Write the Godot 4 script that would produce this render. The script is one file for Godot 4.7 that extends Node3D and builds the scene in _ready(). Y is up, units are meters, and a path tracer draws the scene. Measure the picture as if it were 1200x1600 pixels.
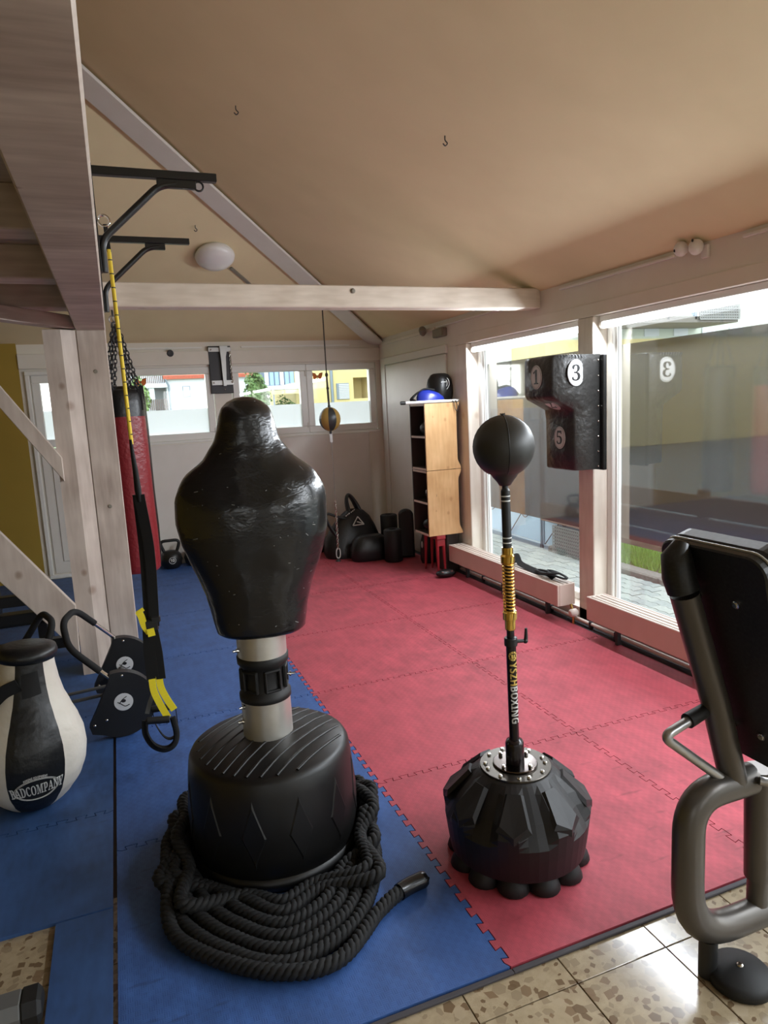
extends Node3D

var M := {}
var used := {}
const PLAIN := Transform3D.IDENTITY

# ---------------------------------------------------------------- naming
func numbered(called: String) -> String:
	if not used.has(called):
		used[called] = 0
		return called
	used[called] += 1
	return "%s_%03d" % [called, used[called]]

func tag(o: Node, label := "", category := "", group := "", kind := "") -> Node:
	if label: o.set_meta("label", label)
	if category: o.set_meta("category", category)
	if group: o.set_meta("group", group)
	if kind: o.set_meta("kind", kind)
	return o

func thing(called: String, at: Vector3, label: String, category: String, group := "", turn := 0.0) -> Node3D:
	var o := Node3D.new()
	o.name = numbered(called)
	add_child(o)
	o.position = at
	o.rotation.y = turn
	tag(o, label, category, group)
	return o

func setting(called: String) -> Node3D:
	var o := Node3D.new()
	o.name = numbered(called)
	add_child(o)
	o.set_meta("kind", "structure")
	return o

func obj(called: String, s: SurfaceTool, m: Material, parent: Node = null, xf := PLAIN) -> MeshInstance3D:
	s.generate_normals()
	return put(called, s.commit(), m, parent, xf)

func put(called: String, mesh: Mesh, m: Material, parent: Node = null, xf := PLAIN) -> MeshInstance3D:
	var o := MeshInstance3D.new()
	o.mesh = mesh
	o.material_override = m
	o.cast_shadow = GeometryInstance3D.SHADOW_CASTING_SETTING_ON
	if parent == null:
		o.name = numbered(called)
		add_child(o)
	else:
		o.name = called
		parent.add_child(o, true)
	o.transform = xf
	return o

# ---------------------------------------------------------------- shapes
func nb() -> SurfaceTool:
	var s := SurfaceTool.new()
	s.begin(Mesh.PRIMITIVE_TRIANGLES)
	return s

func tri(s: SurfaceTool, a: Vector3, b: Vector3, c: Vector3) -> void:
	s.add_vertex(a)
	s.add_vertex(c)
	s.add_vertex(b)

func quad(s: SurfaceTool, a: Vector3, b: Vector3, c: Vector3, d: Vector3) -> void:
	tri(s, a, b, c)
	tri(s, a, c, d)

func out_tri(s: SurfaceTool, a: Vector3, b: Vector3, c: Vector3, mid: Vector3) -> void:
	if (b - a).cross(c - a).dot((a + b + c) / 3.0 - mid) < 0.0:
		tri(s, a, c, b)
	else:
		tri(s, a, b, c)

func out_quad(s: SurfaceTool, a: Vector3, b: Vector3, c: Vector3, d: Vector3, mid: Vector3) -> void:
	if (b - a).cross(c - a).dot((a + b + c + d) / 4.0 - mid) < 0.0:
		quad(s, a, d, c, b)
	else:
		quad(s, a, b, c, d)

func box(s: SurfaceTool, c: Vector3, size: Vector3, bev := 0.0, xf := PLAIN) -> void:
	s.set_smooth_group(-1)
	var h := size / 2.0
	var mid := xf * c
	var b := minf(bev, minf(h.x, minf(h.y, h.z)) * 0.9)
	if b <= 0.0:
		for ax in 3:
			for sg in [-1.0, 1.0]:
				var u := (ax + 1) % 3
				var v := (ax + 2) % 3
				var p: Array[Vector3] = []
				for q in [[-1, -1], [1, -1], [1, 1], [-1, 1]]:
					var w := Vector3.ZERO
					w[ax] = sg * h[ax]
					w[u] = q[0] * h[u]
					w[v] = q[1] * h[v]
					p.append(xf * (c + w))
				out_quad(s, p[0], p[1], p[2], p[3], mid)
		return
	var pt := func(sx, sy, sz, ax):
		var w := Vector3(sx * (h.x - b), sy * (h.y - b), sz * (h.z - b))
		if ax == 0: w.x = sx * h.x
		if ax == 1: w.y = sy * h.y
		if ax == 2: w.z = sz * h.z
		return xf * (c + w)
	for ax in 3:
		for sg in [-1, 1]:
			var q: Array = []
			for k in [[-1, -1], [1, -1], [1, 1], [-1, 1]]:
				var v3 := [0, 0, 0]
				v3[ax] = sg
				v3[(ax + 1) % 3] = k[0]
				v3[(ax + 2) % 3] = k[1]
				q.append(pt.call(v3[0], v3[1], v3[2], ax))
			out_quad(s, q[0], q[1], q[2], q[3], mid)
		for k in [[-1, -1], [1, -1], [1, 1], [-1, 1]]:
			var lo := [0, 0, 0]
			var hi := [0, 0, 0]
			lo[ax] = -1
			hi[ax] = 1
			for w in [lo, hi]:
				w[(ax + 1) % 3] = k[0]
				w[(ax + 2) % 3] = k[1]
			var u := (ax + 1) % 3
			var v := (ax + 2) % 3
			out_quad(s, pt.call(lo[0], lo[1], lo[2], u), pt.call(hi[0], hi[1], hi[2], u), pt.call(hi[0], hi[1], hi[2], v), pt.call(lo[0], lo[1], lo[2], v), mid)
	for sx in [-1, 1]:
		for sy in [-1, 1]:
			for sz in [-1, 1]:
				out_tri(s, pt.call(sx, sy, sz, 0), pt.call(sx, sy, sz, 1), pt.call(sx, sy, sz, 2), mid)

func span(s: SurfaceTool, lo: Vector3, hi: Vector3, bev := 0.0) -> void:
	box(s, (lo + hi) / 2.0, hi - lo, bev)

func one_box(called: String, lo: Vector3, hi: Vector3, m: Material, parent: Node = null, bev := 0.0) -> MeshInstance3D:
	var s := nb()
	span(s, lo, hi, bev)
	return obj(called, s, m, parent)

func tube(s: SurfaceTool, pts: Array, r, seg := 8, closed := false, flat := Vector2.ONE) -> void:
	var n := pts.size()
	var rings: Array = []
	var up := Vector3.UP
	var first: Vector3 = (pts[1] - pts[0]).normalized()
	if absf(first.dot(up)) > 0.9: up = Vector3.RIGHT
	var side := first.cross(up).normalized()
	for i in n:
		var dir: Vector3
		if closed: dir = pts[(i + 1) % n] - pts[(i - 1 + n) % n]
		elif i == 0: dir = pts[1] - pts[0]
		elif i == n - 1: dir = pts[n - 1] - pts[n - 2]
		else: dir = (pts[i + 1] - pts[i]).normalized() + (pts[i] - pts[i - 1]).normalized()
		dir = dir.normalized()
		side = (side - dir * side.dot(dir)).normalized()
		var nor := dir.cross(side)
		var rr: float = r[i] if r is Array else r
		var ring: Array[Vector3] = []
		for k in seg:
			var a := TAU * k / seg
			ring.append(pts[i] + side * (cos(a) * rr * flat.x) + nor * (sin(a) * rr * flat.y))
		rings.append(ring)
	s.set_smooth_group(1)
	for i in (n if closed else n - 1):
		var a: Array = rings[i]
		var b: Array = rings[(i + 1) % n]
		for k in seg:
			var k2 := (k + 1) % seg
			quad(s, a[k], a[k2], b[k2], b[k])
	if not closed:
		s.set_smooth_group(-1)
		for k in range(1, seg - 1):
			tri(s, rings[0][0], rings[0][k + 1], rings[0][k])
			tri(s, rings[n - 1][0], rings[n - 1][k], rings[n - 1][k + 1])

func smooth_path(pts: Array, per := 6, closed := false) -> Array:
	var out: Array = []
	var n := pts.size()
	for i in (n if closed else n - 1):
		var p0: Vector3 = pts[(i - 1 + n) % n] if closed or i > 0 else pts[0] * 2.0 - pts[1]
		var p1: Vector3 = pts[i]
		var p2: Vector3 = pts[(i + 1) % n]
		var p3: Vector3 = pts[(i + 2) % n] if closed or i + 2 < n else p2 * 2.0 - p1
		for k in per:
			out.append(p1.cubic_interpolate(p2, p0, p3, float(k) / per))
	if not closed: out.append(pts[n - 1])
	return out

func bent(pts: Array, rad: float, per := 5) -> Array:
	# rounds the corners of a path of straight pieces
	var out: Array = [pts[0]]
	for i in range(1, pts.size() - 1):
		var a: Vector3 = (pts[i - 1] - pts[i])
		var b: Vector3 = (pts[i + 1] - pts[i])
		var d := minf(rad, minf(a.length(), b.length()) * 0.48)
		var p: Vector3 = pts[i] + a.normalized() * d
		var q: Vector3 = pts[i] + b.normalized() * d
		for k in per + 1:
			var t := float(k) / per
			out.append(p.lerp(pts[i], t).lerp(Vector3(pts[i]).lerp(q, t), t))
	out.append(pts[-1])
	return out

func lathe(s: SurfaceTool, prof: Array, seg := 24, xf := PLAIN, sharp := false, caps := true) -> void:
	for i in prof.size() - 1:
		s.set_smooth_group(i + 2 if sharp else 1)
		var p: Vector2 = prof[i]
		var q: Vector2 = prof[i + 1]
		for k in seg:
			var a := TAU * k / seg
			var b := TAU * (k + 1) / seg
			var A := xf * Vector3(cos(a) * p.x, p.y, -sin(a) * p.x)
			var B := xf * Vector3(cos(b) * p.x, p.y, -sin(b) * p.x)
			var C := xf * Vector3(cos(b) * q.x, q.y, -sin(b) * q.x)
			var D := xf * Vector3(cos(a) * q.x, q.y, -sin(a) * q.x)
			if p.x > 1e-5: tri(s, A, B, C if q.x > 1e-5 else D)
			if q.x > 1e-5: tri(s, A, C, D)
	if caps:
		s.set_smooth_group(-1)
		for e in [[prof[0], -1], [prof[prof.size() - 1], 1]]:
			var p: Vector2 = e[0]
			if p.x < 1e-4: continue
			var o := xf * Vector3(0, p.y, 0)
			for k in seg:
				var a := TAU * k / seg
				var b := TAU * (k + 1) / seg
				var A := xf * Vector3(cos(a) * p.x, p.y, -sin(a) * p.x)
				var B := xf * Vector3(cos(b) * p.x, p.y, -sin(b) * p.x)
				if e[1] > 0: tri(s, o, A, B)
				else: tri(s, o, B, A)

func cyl(s: SurfaceTool, a: Vector3, b: Vector3, r: float, seg := 16, bev := 0.0) -> void:
	var l := a.distance_to(b)
	var prof := [Vector2(r, 0), Vector2(r, l)]
	if bev > 0.0: prof = [Vector2(r - bev, 0), Vector2(r, bev), Vector2(r, l - bev), Vector2(r - bev, l)]
	lathe(s, prof, seg, Transform3D(basis_to((b - a) / l), a), true)

func basis_to(y: Vector3) -> Basis:
	var x := Vector3.RIGHT if absf(y.x) < 0.9 else Vector3.BACK
	var z := x.cross(y).normalized()
	x = y.cross(z).normalized()
	return Basis(x, y, z)

func area(p: PackedVector2Array) -> float:
	var a := 0.0
	for i in p.size():
		a += p[i].cross(p[(i + 1) % p.size()])
	return a

func prism(s: SurfaceTool, poly: PackedVector2Array, depth: float, xf := PLAIN, bev := 0.0) -> void:
	# outline in x, y; runs from z = 0 to z = depth
	var p := poly.duplicate()
	if area(p) < 0.0: p.reverse()
	var n := p.size()
	var small := p
	if bev > 0.0:
		var sh := Geometry2D.offset_polygon(p, -bev)
		if sh.size() == 1 and sh[0].size() == n:
			# matches the ring by the nearest start
			var q: PackedVector2Array = sh[0]
			if area(q) < 0.0: q.reverse()
			var best := 0
			for i in n:
				if q[i].distance_to(p[0]) < q[best].distance_to(p[0]): best = i
			small = PackedVector2Array()
			for i in n: small.append(q[(i + best) % n])
		else: bev = 0.0
	var idx := Geometry2D.triangulate_polygon(small)
	s.set_smooth_group(-1)
	for i in range(0, idx.size(), 3):
		var a := small[idx[i]]
		var b := small[idx[i + 1]]
		var c := small[idx[i + 2]]
		if (b - a).cross(c - a) < 0.0:
			var t := b
			b = c
			c = t
		tri(s, xf * Vector3(a.x, a.y, depth), xf * Vector3(b.x, b.y, depth), xf * Vector3(c.x, c.y, depth))
		tri(s, xf * Vector3(a.x, a.y, 0), xf * Vector3(c.x, c.y, 0), xf * Vector3(b.x, b.y, 0))
	for i in n:
		var j := (i + 1) % n
		var z0 := bev
		var z1 := depth - bev
		quad(s, xf * Vector3(p[i].x, p[i].y, z0), xf * Vector3(p[j].x, p[j].y, z0), xf * Vector3(p[j].x, p[j].y, z1), xf * Vector3(p[i].x, p[i].y, z1))
		if bev > 0.0:
			quad(s, xf * Vector3(p[i].x, p[i].y, z1), xf * Vector3(p[j].x, p[j].y, z1), xf * Vector3(small[j].x, small[j].y, depth), xf * Vector3(small[i].x, small[i].y, depth))
			quad(s, xf * Vector3(small[i].x, small[i].y, 0), xf * Vector3(small[j].x, small[j].y, 0), xf * Vector3(p[j].x, p[j].y, z0), xf * Vector3(p[i].x, p[i].y, z0))

func loft(s: SurfaceTool, rings: Array, cap := true) -> void:
	# rings of equal length, counter-clockwise seen from above, bottom to top
	s.set_smooth_group(1)
	for i in rings.size() - 1:
		var a: Array = rings[i]
		var b: Array = rings[i + 1]
		var n := a.size()
		for k in n:
			var k2 := (k + 1) % n
			quad(s, a[k], a[k2], b[k2], b[k])
	if cap:
		s.set_smooth_group(-1)
		for e in [0, rings.size() - 1]:
			var r: Array = rings[e]
			var mid := Vector3.ZERO
			for p in r: mid += p
			mid /= r.size()
			for k in r.size():
				if e == 0: tri(s, mid, r[(k + 1) % r.size()], r[k])
				else: tri(s, mid, r[k], r[(k + 1) % r.size()])

func ring(c: Vector3, rx: float, rz: float, n := 32, power := 1.0, turn := 0.0) -> Array:
	var out: Array = []
	for k in n:
		var a := TAU * k / n
		var x := signf(cos(a)) * pow(absf(cos(a)), power) * rx
		var z := -signf(sin(a)) * pow(absf(sin(a)), power) * rz
		out.append(c + Vector3(x, 0, z).rotated(Vector3.UP, turn))
	return out

func ball(s: SurfaceTool, c: Vector3, r: Vector3, seg := 20, rows := 12, b := Basis.IDENTITY) -> void:
	var prof: Array = []
	for i in rows + 1:
		var a := PI * i / rows - PI / 2.0
		prof.append(Vector2(cos(a) if i > 0 and i < rows else 0.0, sin(a)))
	lathe(s, prof, seg, Transform3D(b * Basis.from_scale(r), c), false, false)

func lettering(txt: String, height: float, depth: float, serif: bool, weight: int, fn: Callable, stretch := 1.0, bend := 9.0) -> ArrayMesh:
	# letters centred on the origin in x, y, then laid on a surface by fn
	var f := SystemFont.new()
	f.font_names = PackedStringArray(["Droid Serif" if serif else "Droid Sans"])
	f.font_weight = weight
	var t := TextMesh.new()
	t.text = txt
	t.font = f
	t.font_size = 64
	t.pixel_size = height / 46.0
	t.depth = depth
	t.curve_step = 2.0
	t.horizontal_alignment = HORIZONTAL_ALIGNMENT_CENTER
	t.vertical_alignment = VERTICAL_ALIGNMENT_CENTER
	var s := nb()
	s.set_smooth_group(-1)
	for i in t.get_surface_count():
		var a := t.surface_get_arrays(i)
		var v: PackedVector3Array = a[Mesh.ARRAY_VERTEX]
		var ix: PackedInt32Array = a[Mesh.ARRAY_INDEX]
		for k in range(0, ix.size(), 3):
			cut_tri(s, v[ix[k]], v[ix[k + 1]], v[ix[k + 2]], fn, stretch, height * bend, 0)
	s.generate_normals()
	return s.commit()

func cut_tri(s: SurfaceTool, a: Vector3, b: Vector3, c: Vector3, fn: Callable, stretch: float, most: float, deep: int) -> void:
	# splits the longest edge until the piece follows the curve it is laid on
	var l := [a.distance_to(b), b.distance_to(c), c.distance_to(a)]
	var m: float = l.max()
	if m > most and deep < 9:
		if m == l[0]:
			cut_tri(s, a, (a + b) / 2.0, c, fn, stretch, most, deep + 1)
			cut_tri(s, (a + b) / 2.0, b, c, fn, stretch, most, deep + 1)
		elif m == l[1]:
			cut_tri(s, a, b, (b + c) / 2.0, fn, stretch, most, deep + 1)
			cut_tri(s, a, (b + c) / 2.0, c, fn, stretch, most, deep + 1)
		else:
			cut_tri(s, a, b, (c + a) / 2.0, fn, stretch, most, deep + 1)
			cut_tri(s, (c + a) / 2.0, b, c, fn, stretch, most, deep + 1)
		return
	for p in [a, b, c]: s.add_vertex(fn.call(Vector3(p.x * stretch, p.y, p.z)))

# ---------------------------------------------------------------- textures
func field(seed_: int, freq: float, oct := 4, kind := FastNoiseLite.TYPE_SIMPLEX_SMOOTH) -> FastNoiseLite:
	var n := FastNoiseLite.new()
	n.seed = seed_
	n.noise_type = kind
	n.frequency = freq
	n.fractal_octaves = oct
	return n

func tiling(n: FastNoiseLite, u: float, v: float, R: float) -> float:
	# wraps round in u and v (0..1): a torus in three steps of blending
	var a := n.get_noise_2d(u * R, v * R)
	var b := n.get_noise_2d((u - 1.0) * R, v * R)
	var c := n.get_noise_2d(u * R, (v - 1.0) * R)
	var d := n.get_noise_2d((u - 1.0) * R, (v - 1.0) * R)
	return lerpf(lerpf(a, b, u), lerpf(c, d, u), v)

func painted(size: int, fn: Callable, mips := true) -> ImageTexture:
	var im := Image.create(size, size, false, Image.FORMAT_RGBA8)
	for y in size:
		for x in size:
			im.set_pixel(x, y, fn.call((x + 0.5) / size, (y + 0.5) / size))
	return ImageTexture.create_from_image(im)

func mottled(size: int, seed_: int, R: float, lo: Color, hi: Color, gain := 1.4, oct := 4, sx := 1.0, sy := 1.0) -> ImageTexture:
	var n := field(seed_, 1.0, oct)
	return painted(size, func(u, v): return lo.lerp(hi, clampf(0.5 + gain * 0.5 * tiling_s(n, u, v, R * sx, R * sy), 0.0, 1.0)))

func tiling_s(n: FastNoiseLite, u: float, v: float, Rx: float, Ry: float) -> float:
	var a := n.get_noise_2d(u * Rx, v * Ry)
	var b := n.get_noise_2d((u - 1.0) * Rx, v * Ry)
	var c := n.get_noise_2d(u * Rx, (v - 1.0) * Ry)
	var d := n.get_noise_2d((u - 1.0) * Rx, (v - 1.0) * Ry)
	return lerpf(lerpf(a, b, u), lerpf(c, d, u), v)

func wood_picture(seed_: int, lo: Color, hi: Color, knot: Color, along_v: bool) -> ImageTexture:
	var n := field(seed_, 1.0, 4)
	var n2 := field(seed_ + 7, 1.0, 3)
	var rng := RandomNumberGenerator.new()
	rng.seed = seed_
	var knots: Array = []
	for i in 9: knots.append(Vector3(rng.randf_range(0.06, 0.94), rng.randf_range(0.06, 0.94), rng.randf_range(0.006, 0.017)))
	return painted(384, func(u, v):
		var p: float = u if along_v else v
		var q: float = v if along_v else u
		var g := tiling_s(n, p, q, 26.0, 3.0)
		var w := tiling_s(n2, p, q, 4.0, 3.0)
		var c := lo.lerp(hi, clampf(0.5 + 0.55 * g + 0.75 * w, 0.0, 1.0))
		for k in knots:
			var d: float = Vector2(p - k.x, (q - k.y) * 0.8).length() / k.z
			if d < 1.8: c = c.lerp(knot, clampf(1.5 - d, 0.0, 1.0) * 0.6)
		return c)

func terrazzo(seed_: int) -> ImageTexture:
	var rng := RandomNumberGenerator.new()
	rng.seed = seed_
	var G := 11
	var cells: Array = []
	for j in G:
		for i in G:
			var kind := rng.randf()
			var tone := Color8(140, 124, 100)
			if kind < 0.34: tone = Color8(104, 84, 62)
			elif kind < 0.55: tone = Color8(122, 100, 76)
			elif kind < 0.7: tone = Color8(166, 150, 124)
			cells.append([Vector2(i + rng.randf_range(0.1, 0.9), j + rng.randf_range(0.1, 0.9)), rng.randf_range(0.25, 0.85), tone, rng.randf_range(0, PI), rng.randf_range(1.0, 1.9), rng.randi_range(4, 6)])
	var n := field(seed_ + 3, 1.0, 3)
	var fine := field(seed_ + 5, 1.0, 2)
	return painted(512, func(u, v):
		var p := Vector2(u, v) * G
		var c := Color8(150, 134, 108).lerp(Color8(172, 156, 128), clampf(0.5 + 0.8 * tiling_s(n, u, v, 9, 9), 0, 1))
		c = c.lerp(Color8(140, 122, 96), clampf(tiling_s(fine, u, v, 90, 90) * 1.8 - 0.35, 0.0, 0.6))
		var ci := int(p.x)
		var cj := int(p.y)
		for dj in [-1, 0, 1]:
			for di in [-1, 0, 1]:
				var i: int = (ci + di + G) % G
				var j: int = (cj + dj + G) % G
				var e: Array = cells[j * G + i]
				var at: Vector2 = e[0] + Vector2(ci + di - i, cj + dj - j)
				var d := (p - at).rotated(e[3])
				d.y *= e[4]
				var ang := d.angle()
				var sides: int = e[5]
				var edge: float = e[1] * 0.8 * cos(PI / sides) / cos(fposmod(ang, TAU / sides) - PI / sides)
				if d.length() < edge: c = e[2].lerp(c, 0.12)
		return c)

func std(color: Color, rough := 0.6, metal := 0.0) -> StandardMaterial3D:
	var m := StandardMaterial3D.new()
	m.albedo_color = color
	m.roughness = rough
	m.metallic = metal
	return m

func tex(color: Color, t: Texture2D, per_metre: float, rough := 0.6, world := true, bump: Texture2D = null, relief := 0.0, metal := 0.0) -> StandardMaterial3D:
	var m := std(color, rough, metal)
	m.albedo_texture = t
	m.uv1_triplanar = true
	m.uv1_world_triplanar = world
	m.uv1_scale = Vector3.ONE * per_metre
	m.uv1_triplanar_sharpness = 8.0
	if bump:
		m.heightmap_enabled = true
		m.heightmap_texture = bump
		m.heightmap_scale = relief
	return m

func smudged(m: StandardMaterial3D, t: Texture2D, per_metre: float) -> StandardMaterial3D:
	m.detail_enabled = true
	m.detail_albedo = t
	m.detail_blend_mode = BaseMaterial3D.BLEND_MODE_MUL
	m.detail_uv_layer = BaseMaterial3D.DETAIL_UV_2
	m.uv2_triplanar = true
	m.uv2_world_triplanar = true
	m.uv2_scale = Vector3.ONE * per_metre
	return m

func make_materials() -> void:
	var white := Color.WHITE
	var soft := mottled(256, 11, 5.0, Color8(244, 243, 240), white, 1.2)
	var fine := mottled(256, 12, 40.0, Color8(120, 120, 120), white, 1.3, 3)
	var scuffs := painted(512, scuff_fn(21))
	# room
	M.ceiling = tex(Color8(236, 219, 178), soft, 0.45, 0.85, true, null)
	M.wall = tex(Color8(232, 226, 215), soft, 0.6, 0.7)
	M.panel = tex(Color8(226, 221, 214), soft, 0.8, 0.5)
	M.frame = std(Color8(226, 224, 218), 0.35)
	M.yellow = tex(Color8(164, 136, 52), soft, 0.7, 0.75)
	var wlo := Color8(168, 152, 139)
	var whi := Color8(208, 195, 182)
	var kn := Color8(128, 104, 86)
	M.wood_v = tex(white, wood_picture(31, wlo, whi, kn, true), 0.9, 0.6)
	M.wood_h = tex(white, wood_picture(32, wlo, whi, kn, false), 0.9, 0.6)
	M.wood_white = tex(white, wood_picture(33, Color8(212, 202, 188), Color8(236, 228, 216), Color8(186, 168, 148), true), 0.8, 0.5)
	M.wood_rail = tex(white, wood_picture(34, Color8(204, 190, 172), Color8(232, 220, 204), Color8(176, 152, 128), false), 0.9, 0.55)
	M.screed = std(Color8(150, 140, 124), 0.9)
	M.grout = std(Color8(92, 80, 66), 0.9)
	M.tile_a = tex(white, terrazzo(41), 2.9, 0.16, true)
	M.tile_b = tex(white, terrazzo(42), 2.7, 0.18, true)
	# mats
	var weave := painted(64, func(u, v):
		var i := int(u * 4.0)
		var j := int(v * 4.0)
		var fu := fposmod(u * 4.0, 1.0)
		var fv := fposmod(v * 4.0, 1.0)
		var t: float = fu if (i + j) % 2 == 0 else fv
		var e: float = fv if (i + j) % 2 == 0 else fu
		var h := 0.5 + 0.5 * cos(TAU * (t * 3.0 - 0.5)) * 0.6
		if e < 0.08 or e > 0.92: h *= 0.4
		return Color(h, h, h))
	var weave_tone := painted(64, func(u, v):
		var i := int(u * 4.0)
		var j := int(v * 4.0)
		var k := 0.97 if (i + j) % 2 == 0 else 1.0
		return Color(k, k, k))
	M.red_mat = smudged(tex(Color8(190, 74, 88), weave_tone, 14.0, 0.62, true, weave, 0.045), scuffs, 0.55)
	M.blue_mat = smudged(tex(Color8(60, 98, 164), weave_tone, 14.0, 0.6, true, weave, 0.045), scuffs, 0.6)
	M.blue_mat_old = smudged(tex(Color8(56, 92, 148), soft, 3.0, 0.6), scuffs, 0.7)
	M.edging = std(Color8(62, 58, 62), 0.7)
	M.gap = std(Color8(14, 14, 16), 0.8)
	# metals and plastics
	var lumps := mottled(256, 51, 9.0, Color8(40, 40, 40), white, 1.6, 4)
	M.tape = tex(white, painted(768, flake_fn(61)), 2.2, 0.24, false, painted(384, tape_fn(62)), 0.3)
	M.drum = tex(Color8(20, 19, 19), fine, 12.0, 0.42, false, fine, 0.012)
	M.steel = tex(Color8(206, 204, 198), soft, 4.0, 0.40, false)
	M.steel.metallic = 0.8
	M.chrome = std(Color8(214, 212, 206), 0.14, 1.0)
	M.gold = std(Color8(226, 186, 96), 0.16, 1.0)
	M.rubber = tex(Color8(26, 25, 25), fine, 10.0, 0.62, false, fine, 0.02)
	M.rope = tex(Color8(12, 12, 13), mottled(256, 53, 60.0, Color8(120, 120, 120), white, 1.6, 3), 14.0, 0.78, false, fine, 0.03)
	M.shrink = std(Color8(18, 18, 19), 0.25)
	M.black = std(Color8(24, 24, 25), 0.45)
	M.black_paint = std(Color8(24, 23, 22), 0.38)
	M.pole = std(Color8(22, 14, 16), 0.24)
	M.leather = tex(Color8(34, 33, 33), lumps, 8.0, 0.42, false, fine, 0.03)
	M.ball_leather = tex(Color8(60, 59, 55), fine, 14.0, 0.48, false, fine, 0.01)
	M.target = tex(Color8(46, 45, 44), soft, 2.0, 0.36, false, lumps, 0.5)
	M.plate = tex(Color8(126, 120, 112), fine, 9.0, 0.34, false, null, 0.0, 1.0)
	M.dark_plate = std(Color8(88, 80, 76), 0.16, 1.0)
	M.base_plastic = tex(Color8(32, 29, 31), fine, 10.0, 0.5, false, fine, 0.02)
	M.grey_steel = tex(Color8(126, 120, 114), fine, 20.0, 0.34, false, null, 0.0, 0.55)
	M.grey_dark = std(Color8(104, 104, 102), 0.5, 0.3)
	M.pad = tex(Color8(36, 36, 36), lumps, 9.0, 0.46, false, fine, 0.02)
	M.pad_edge = std(Color8(150, 146, 136), 0.35)
	M.red_bag = tex(Color8(134, 38, 44), soft, 3.0, 0.38, false, lumps, 0.3)
	M.white_vinyl = tex(Color8(220, 214, 202), soft, 3.0, 0.42, false, lumps, 0.15)
	M.black_vinyl = tex(Color8(22, 23, 24), soft, 3.0, 0.4, false, lumps, 0.15)
	M.print = std(Color8(206, 206, 202), 0.6)
	M.print_gold = std(Color8(206, 176, 92), 0.4)
	M.badge = std(Color8(196, 196, 196), 0.5)
	M.yellow_web = tex(Color8(246, 226, 40), soft, 20.0, 0.7, false)
	M.yellow_cord = std(Color8(228, 198, 58), 0.7)
	M.web = tex(Color8(20, 20, 20), fine, 24.0, 0.8, false)
	M.foam = std(Color8(18, 18, 18), 0.85)
	M.mustard = std(Color8(176, 142, 74), 0.45)
	M.slate = std(Color8(52, 54, 54), 0.4)
	M.cord = std(Color8(66, 60, 52), 0.8)
	M.birch = tex(white, wood_picture(37, Color8(196, 152, 102), Color8(222, 182, 132), Color8(176, 132, 86), true), 1.2, 0.5)
	M.shelf_dark = std(Color8(52, 42, 38), 0.7)
	M.shelf_edge = std(Color8(214, 204, 190), 0.6)
	M.red_plastic = std(Color8(150, 30, 40), 0.4)
	M.blue_shell = std(Color8(36, 52, 152), 0.28)
	M.enamel = std(Color8(226, 214, 204), 0.35)
	M.radiator = tex(Color8(222, 206, 196), soft, 1.0, 0.35)
	M.brass = std(Color8(190, 160, 96), 0.3, 1.0)
	M.bracket = std(Color8(62, 62, 64), 0.5, 0.4)
	M.alu = std(Color8(168, 166, 164), 0.35, 0.8)
	M.lamp_glass = std(Color8(232, 230, 226), 0.3)
	M.device = std(Color8(232, 230, 224), 0.4)
	M.grey_box = std(Color8(132, 126, 112), 0.6)
	M.orange_wing = std(Color8(214, 112, 40), 0.6)
	M.brown_wing = std(Color8(70, 44, 30), 0.6)
	M.purple_mat = std(Color8(118, 78, 128), 0.6)
	M.led = std(Color8(250, 250, 248), 0.4)
	M.led.emission_enabled = true
	M.led.emission = Color(0.96, 0.98, 1.0)
	M.led.emission_energy_multiplier = 0.9
	# glass
	M.glass = std(Color(1, 1, 1, 0.02), 0.0)
	M.glass.transparency = BaseMaterial3D.TRANSPARENCY_ALPHA
	M.frost = std(Color8(236, 244, 246), 0.8)
	M.frost.backlight_enabled = true
	M.frost.backlight = Color(1, 1, 1)
	var veil := Image.create(4, 4, false, Image.FORMAT_RGBA8)
	veil.fill(Color(1, 1, 1, 0.74))
	M.film = std(Color8(186, 186, 182), 0.05, 0.82)
	M.film.albedo_texture = ImageTexture.create_from_image(veil)
	M.film.transparency = BaseMaterial3D.TRANSPARENCY_ALPHA
	# outdoors
	M.paving = tex(Color8(146, 152, 146), mottled(256, 71, 16.0, Color8(205, 205, 200), white, 1.4), 1.7, 0.85)
	M.paving_b = tex(Color8(132, 140, 136), mottled(256, 72, 16.0, Color8(200, 200, 198), white, 1.4), 1.9, 0.85)
	M.kerb = tex(Color8(120, 116, 108), mottled(256, 73, 22.0, Color8(190, 190, 186), white, 1.4), 1.5, 0.9)
	M.soil = std(Color8(74, 66, 48), 0.95)
	M.grass = std(Color8(110, 138, 54), 0.7)
	M.grass.backlight_enabled = true
	M.grass.backlight = Color(0.3, 0.4, 0.1)
	M.lawn = tex(Color8(96, 118, 58), mottled(256, 74, 30.0, Color8(160, 160, 150), white, 1.6), 0.5, 0.9)
	M.plank = tex(Color8(140, 112, 98), wood_picture(38, Color8(190, 180, 172), white, Color8(120, 100, 90), false), 0.8, 0.7)
	M.gate = std(Color8(160, 180, 196), 0.5)
	M.gate_frame = std(Color8(120, 134, 146), 0.4, 0.4)
	M.perforated = std(Color8(140, 142, 138), 0.5, 0.3)
	M.hole = std(Color8(28, 28, 30), 0.8)
	M.cream = tex(Color8(208, 194, 138), soft, 0.3, 0.85)
	M.pale_wall = tex(Color8(186, 194, 180), soft, 0.3, 0.85)
	M.white_wall = tex(Color8(204, 212, 218), soft, 0.3, 0.85)
	M.roof = tex(Color8(178, 90, 66), mottled(128, 75, 20.0, Color8(190, 180, 170), white, 1.4), 0.8, 0.8)
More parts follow.
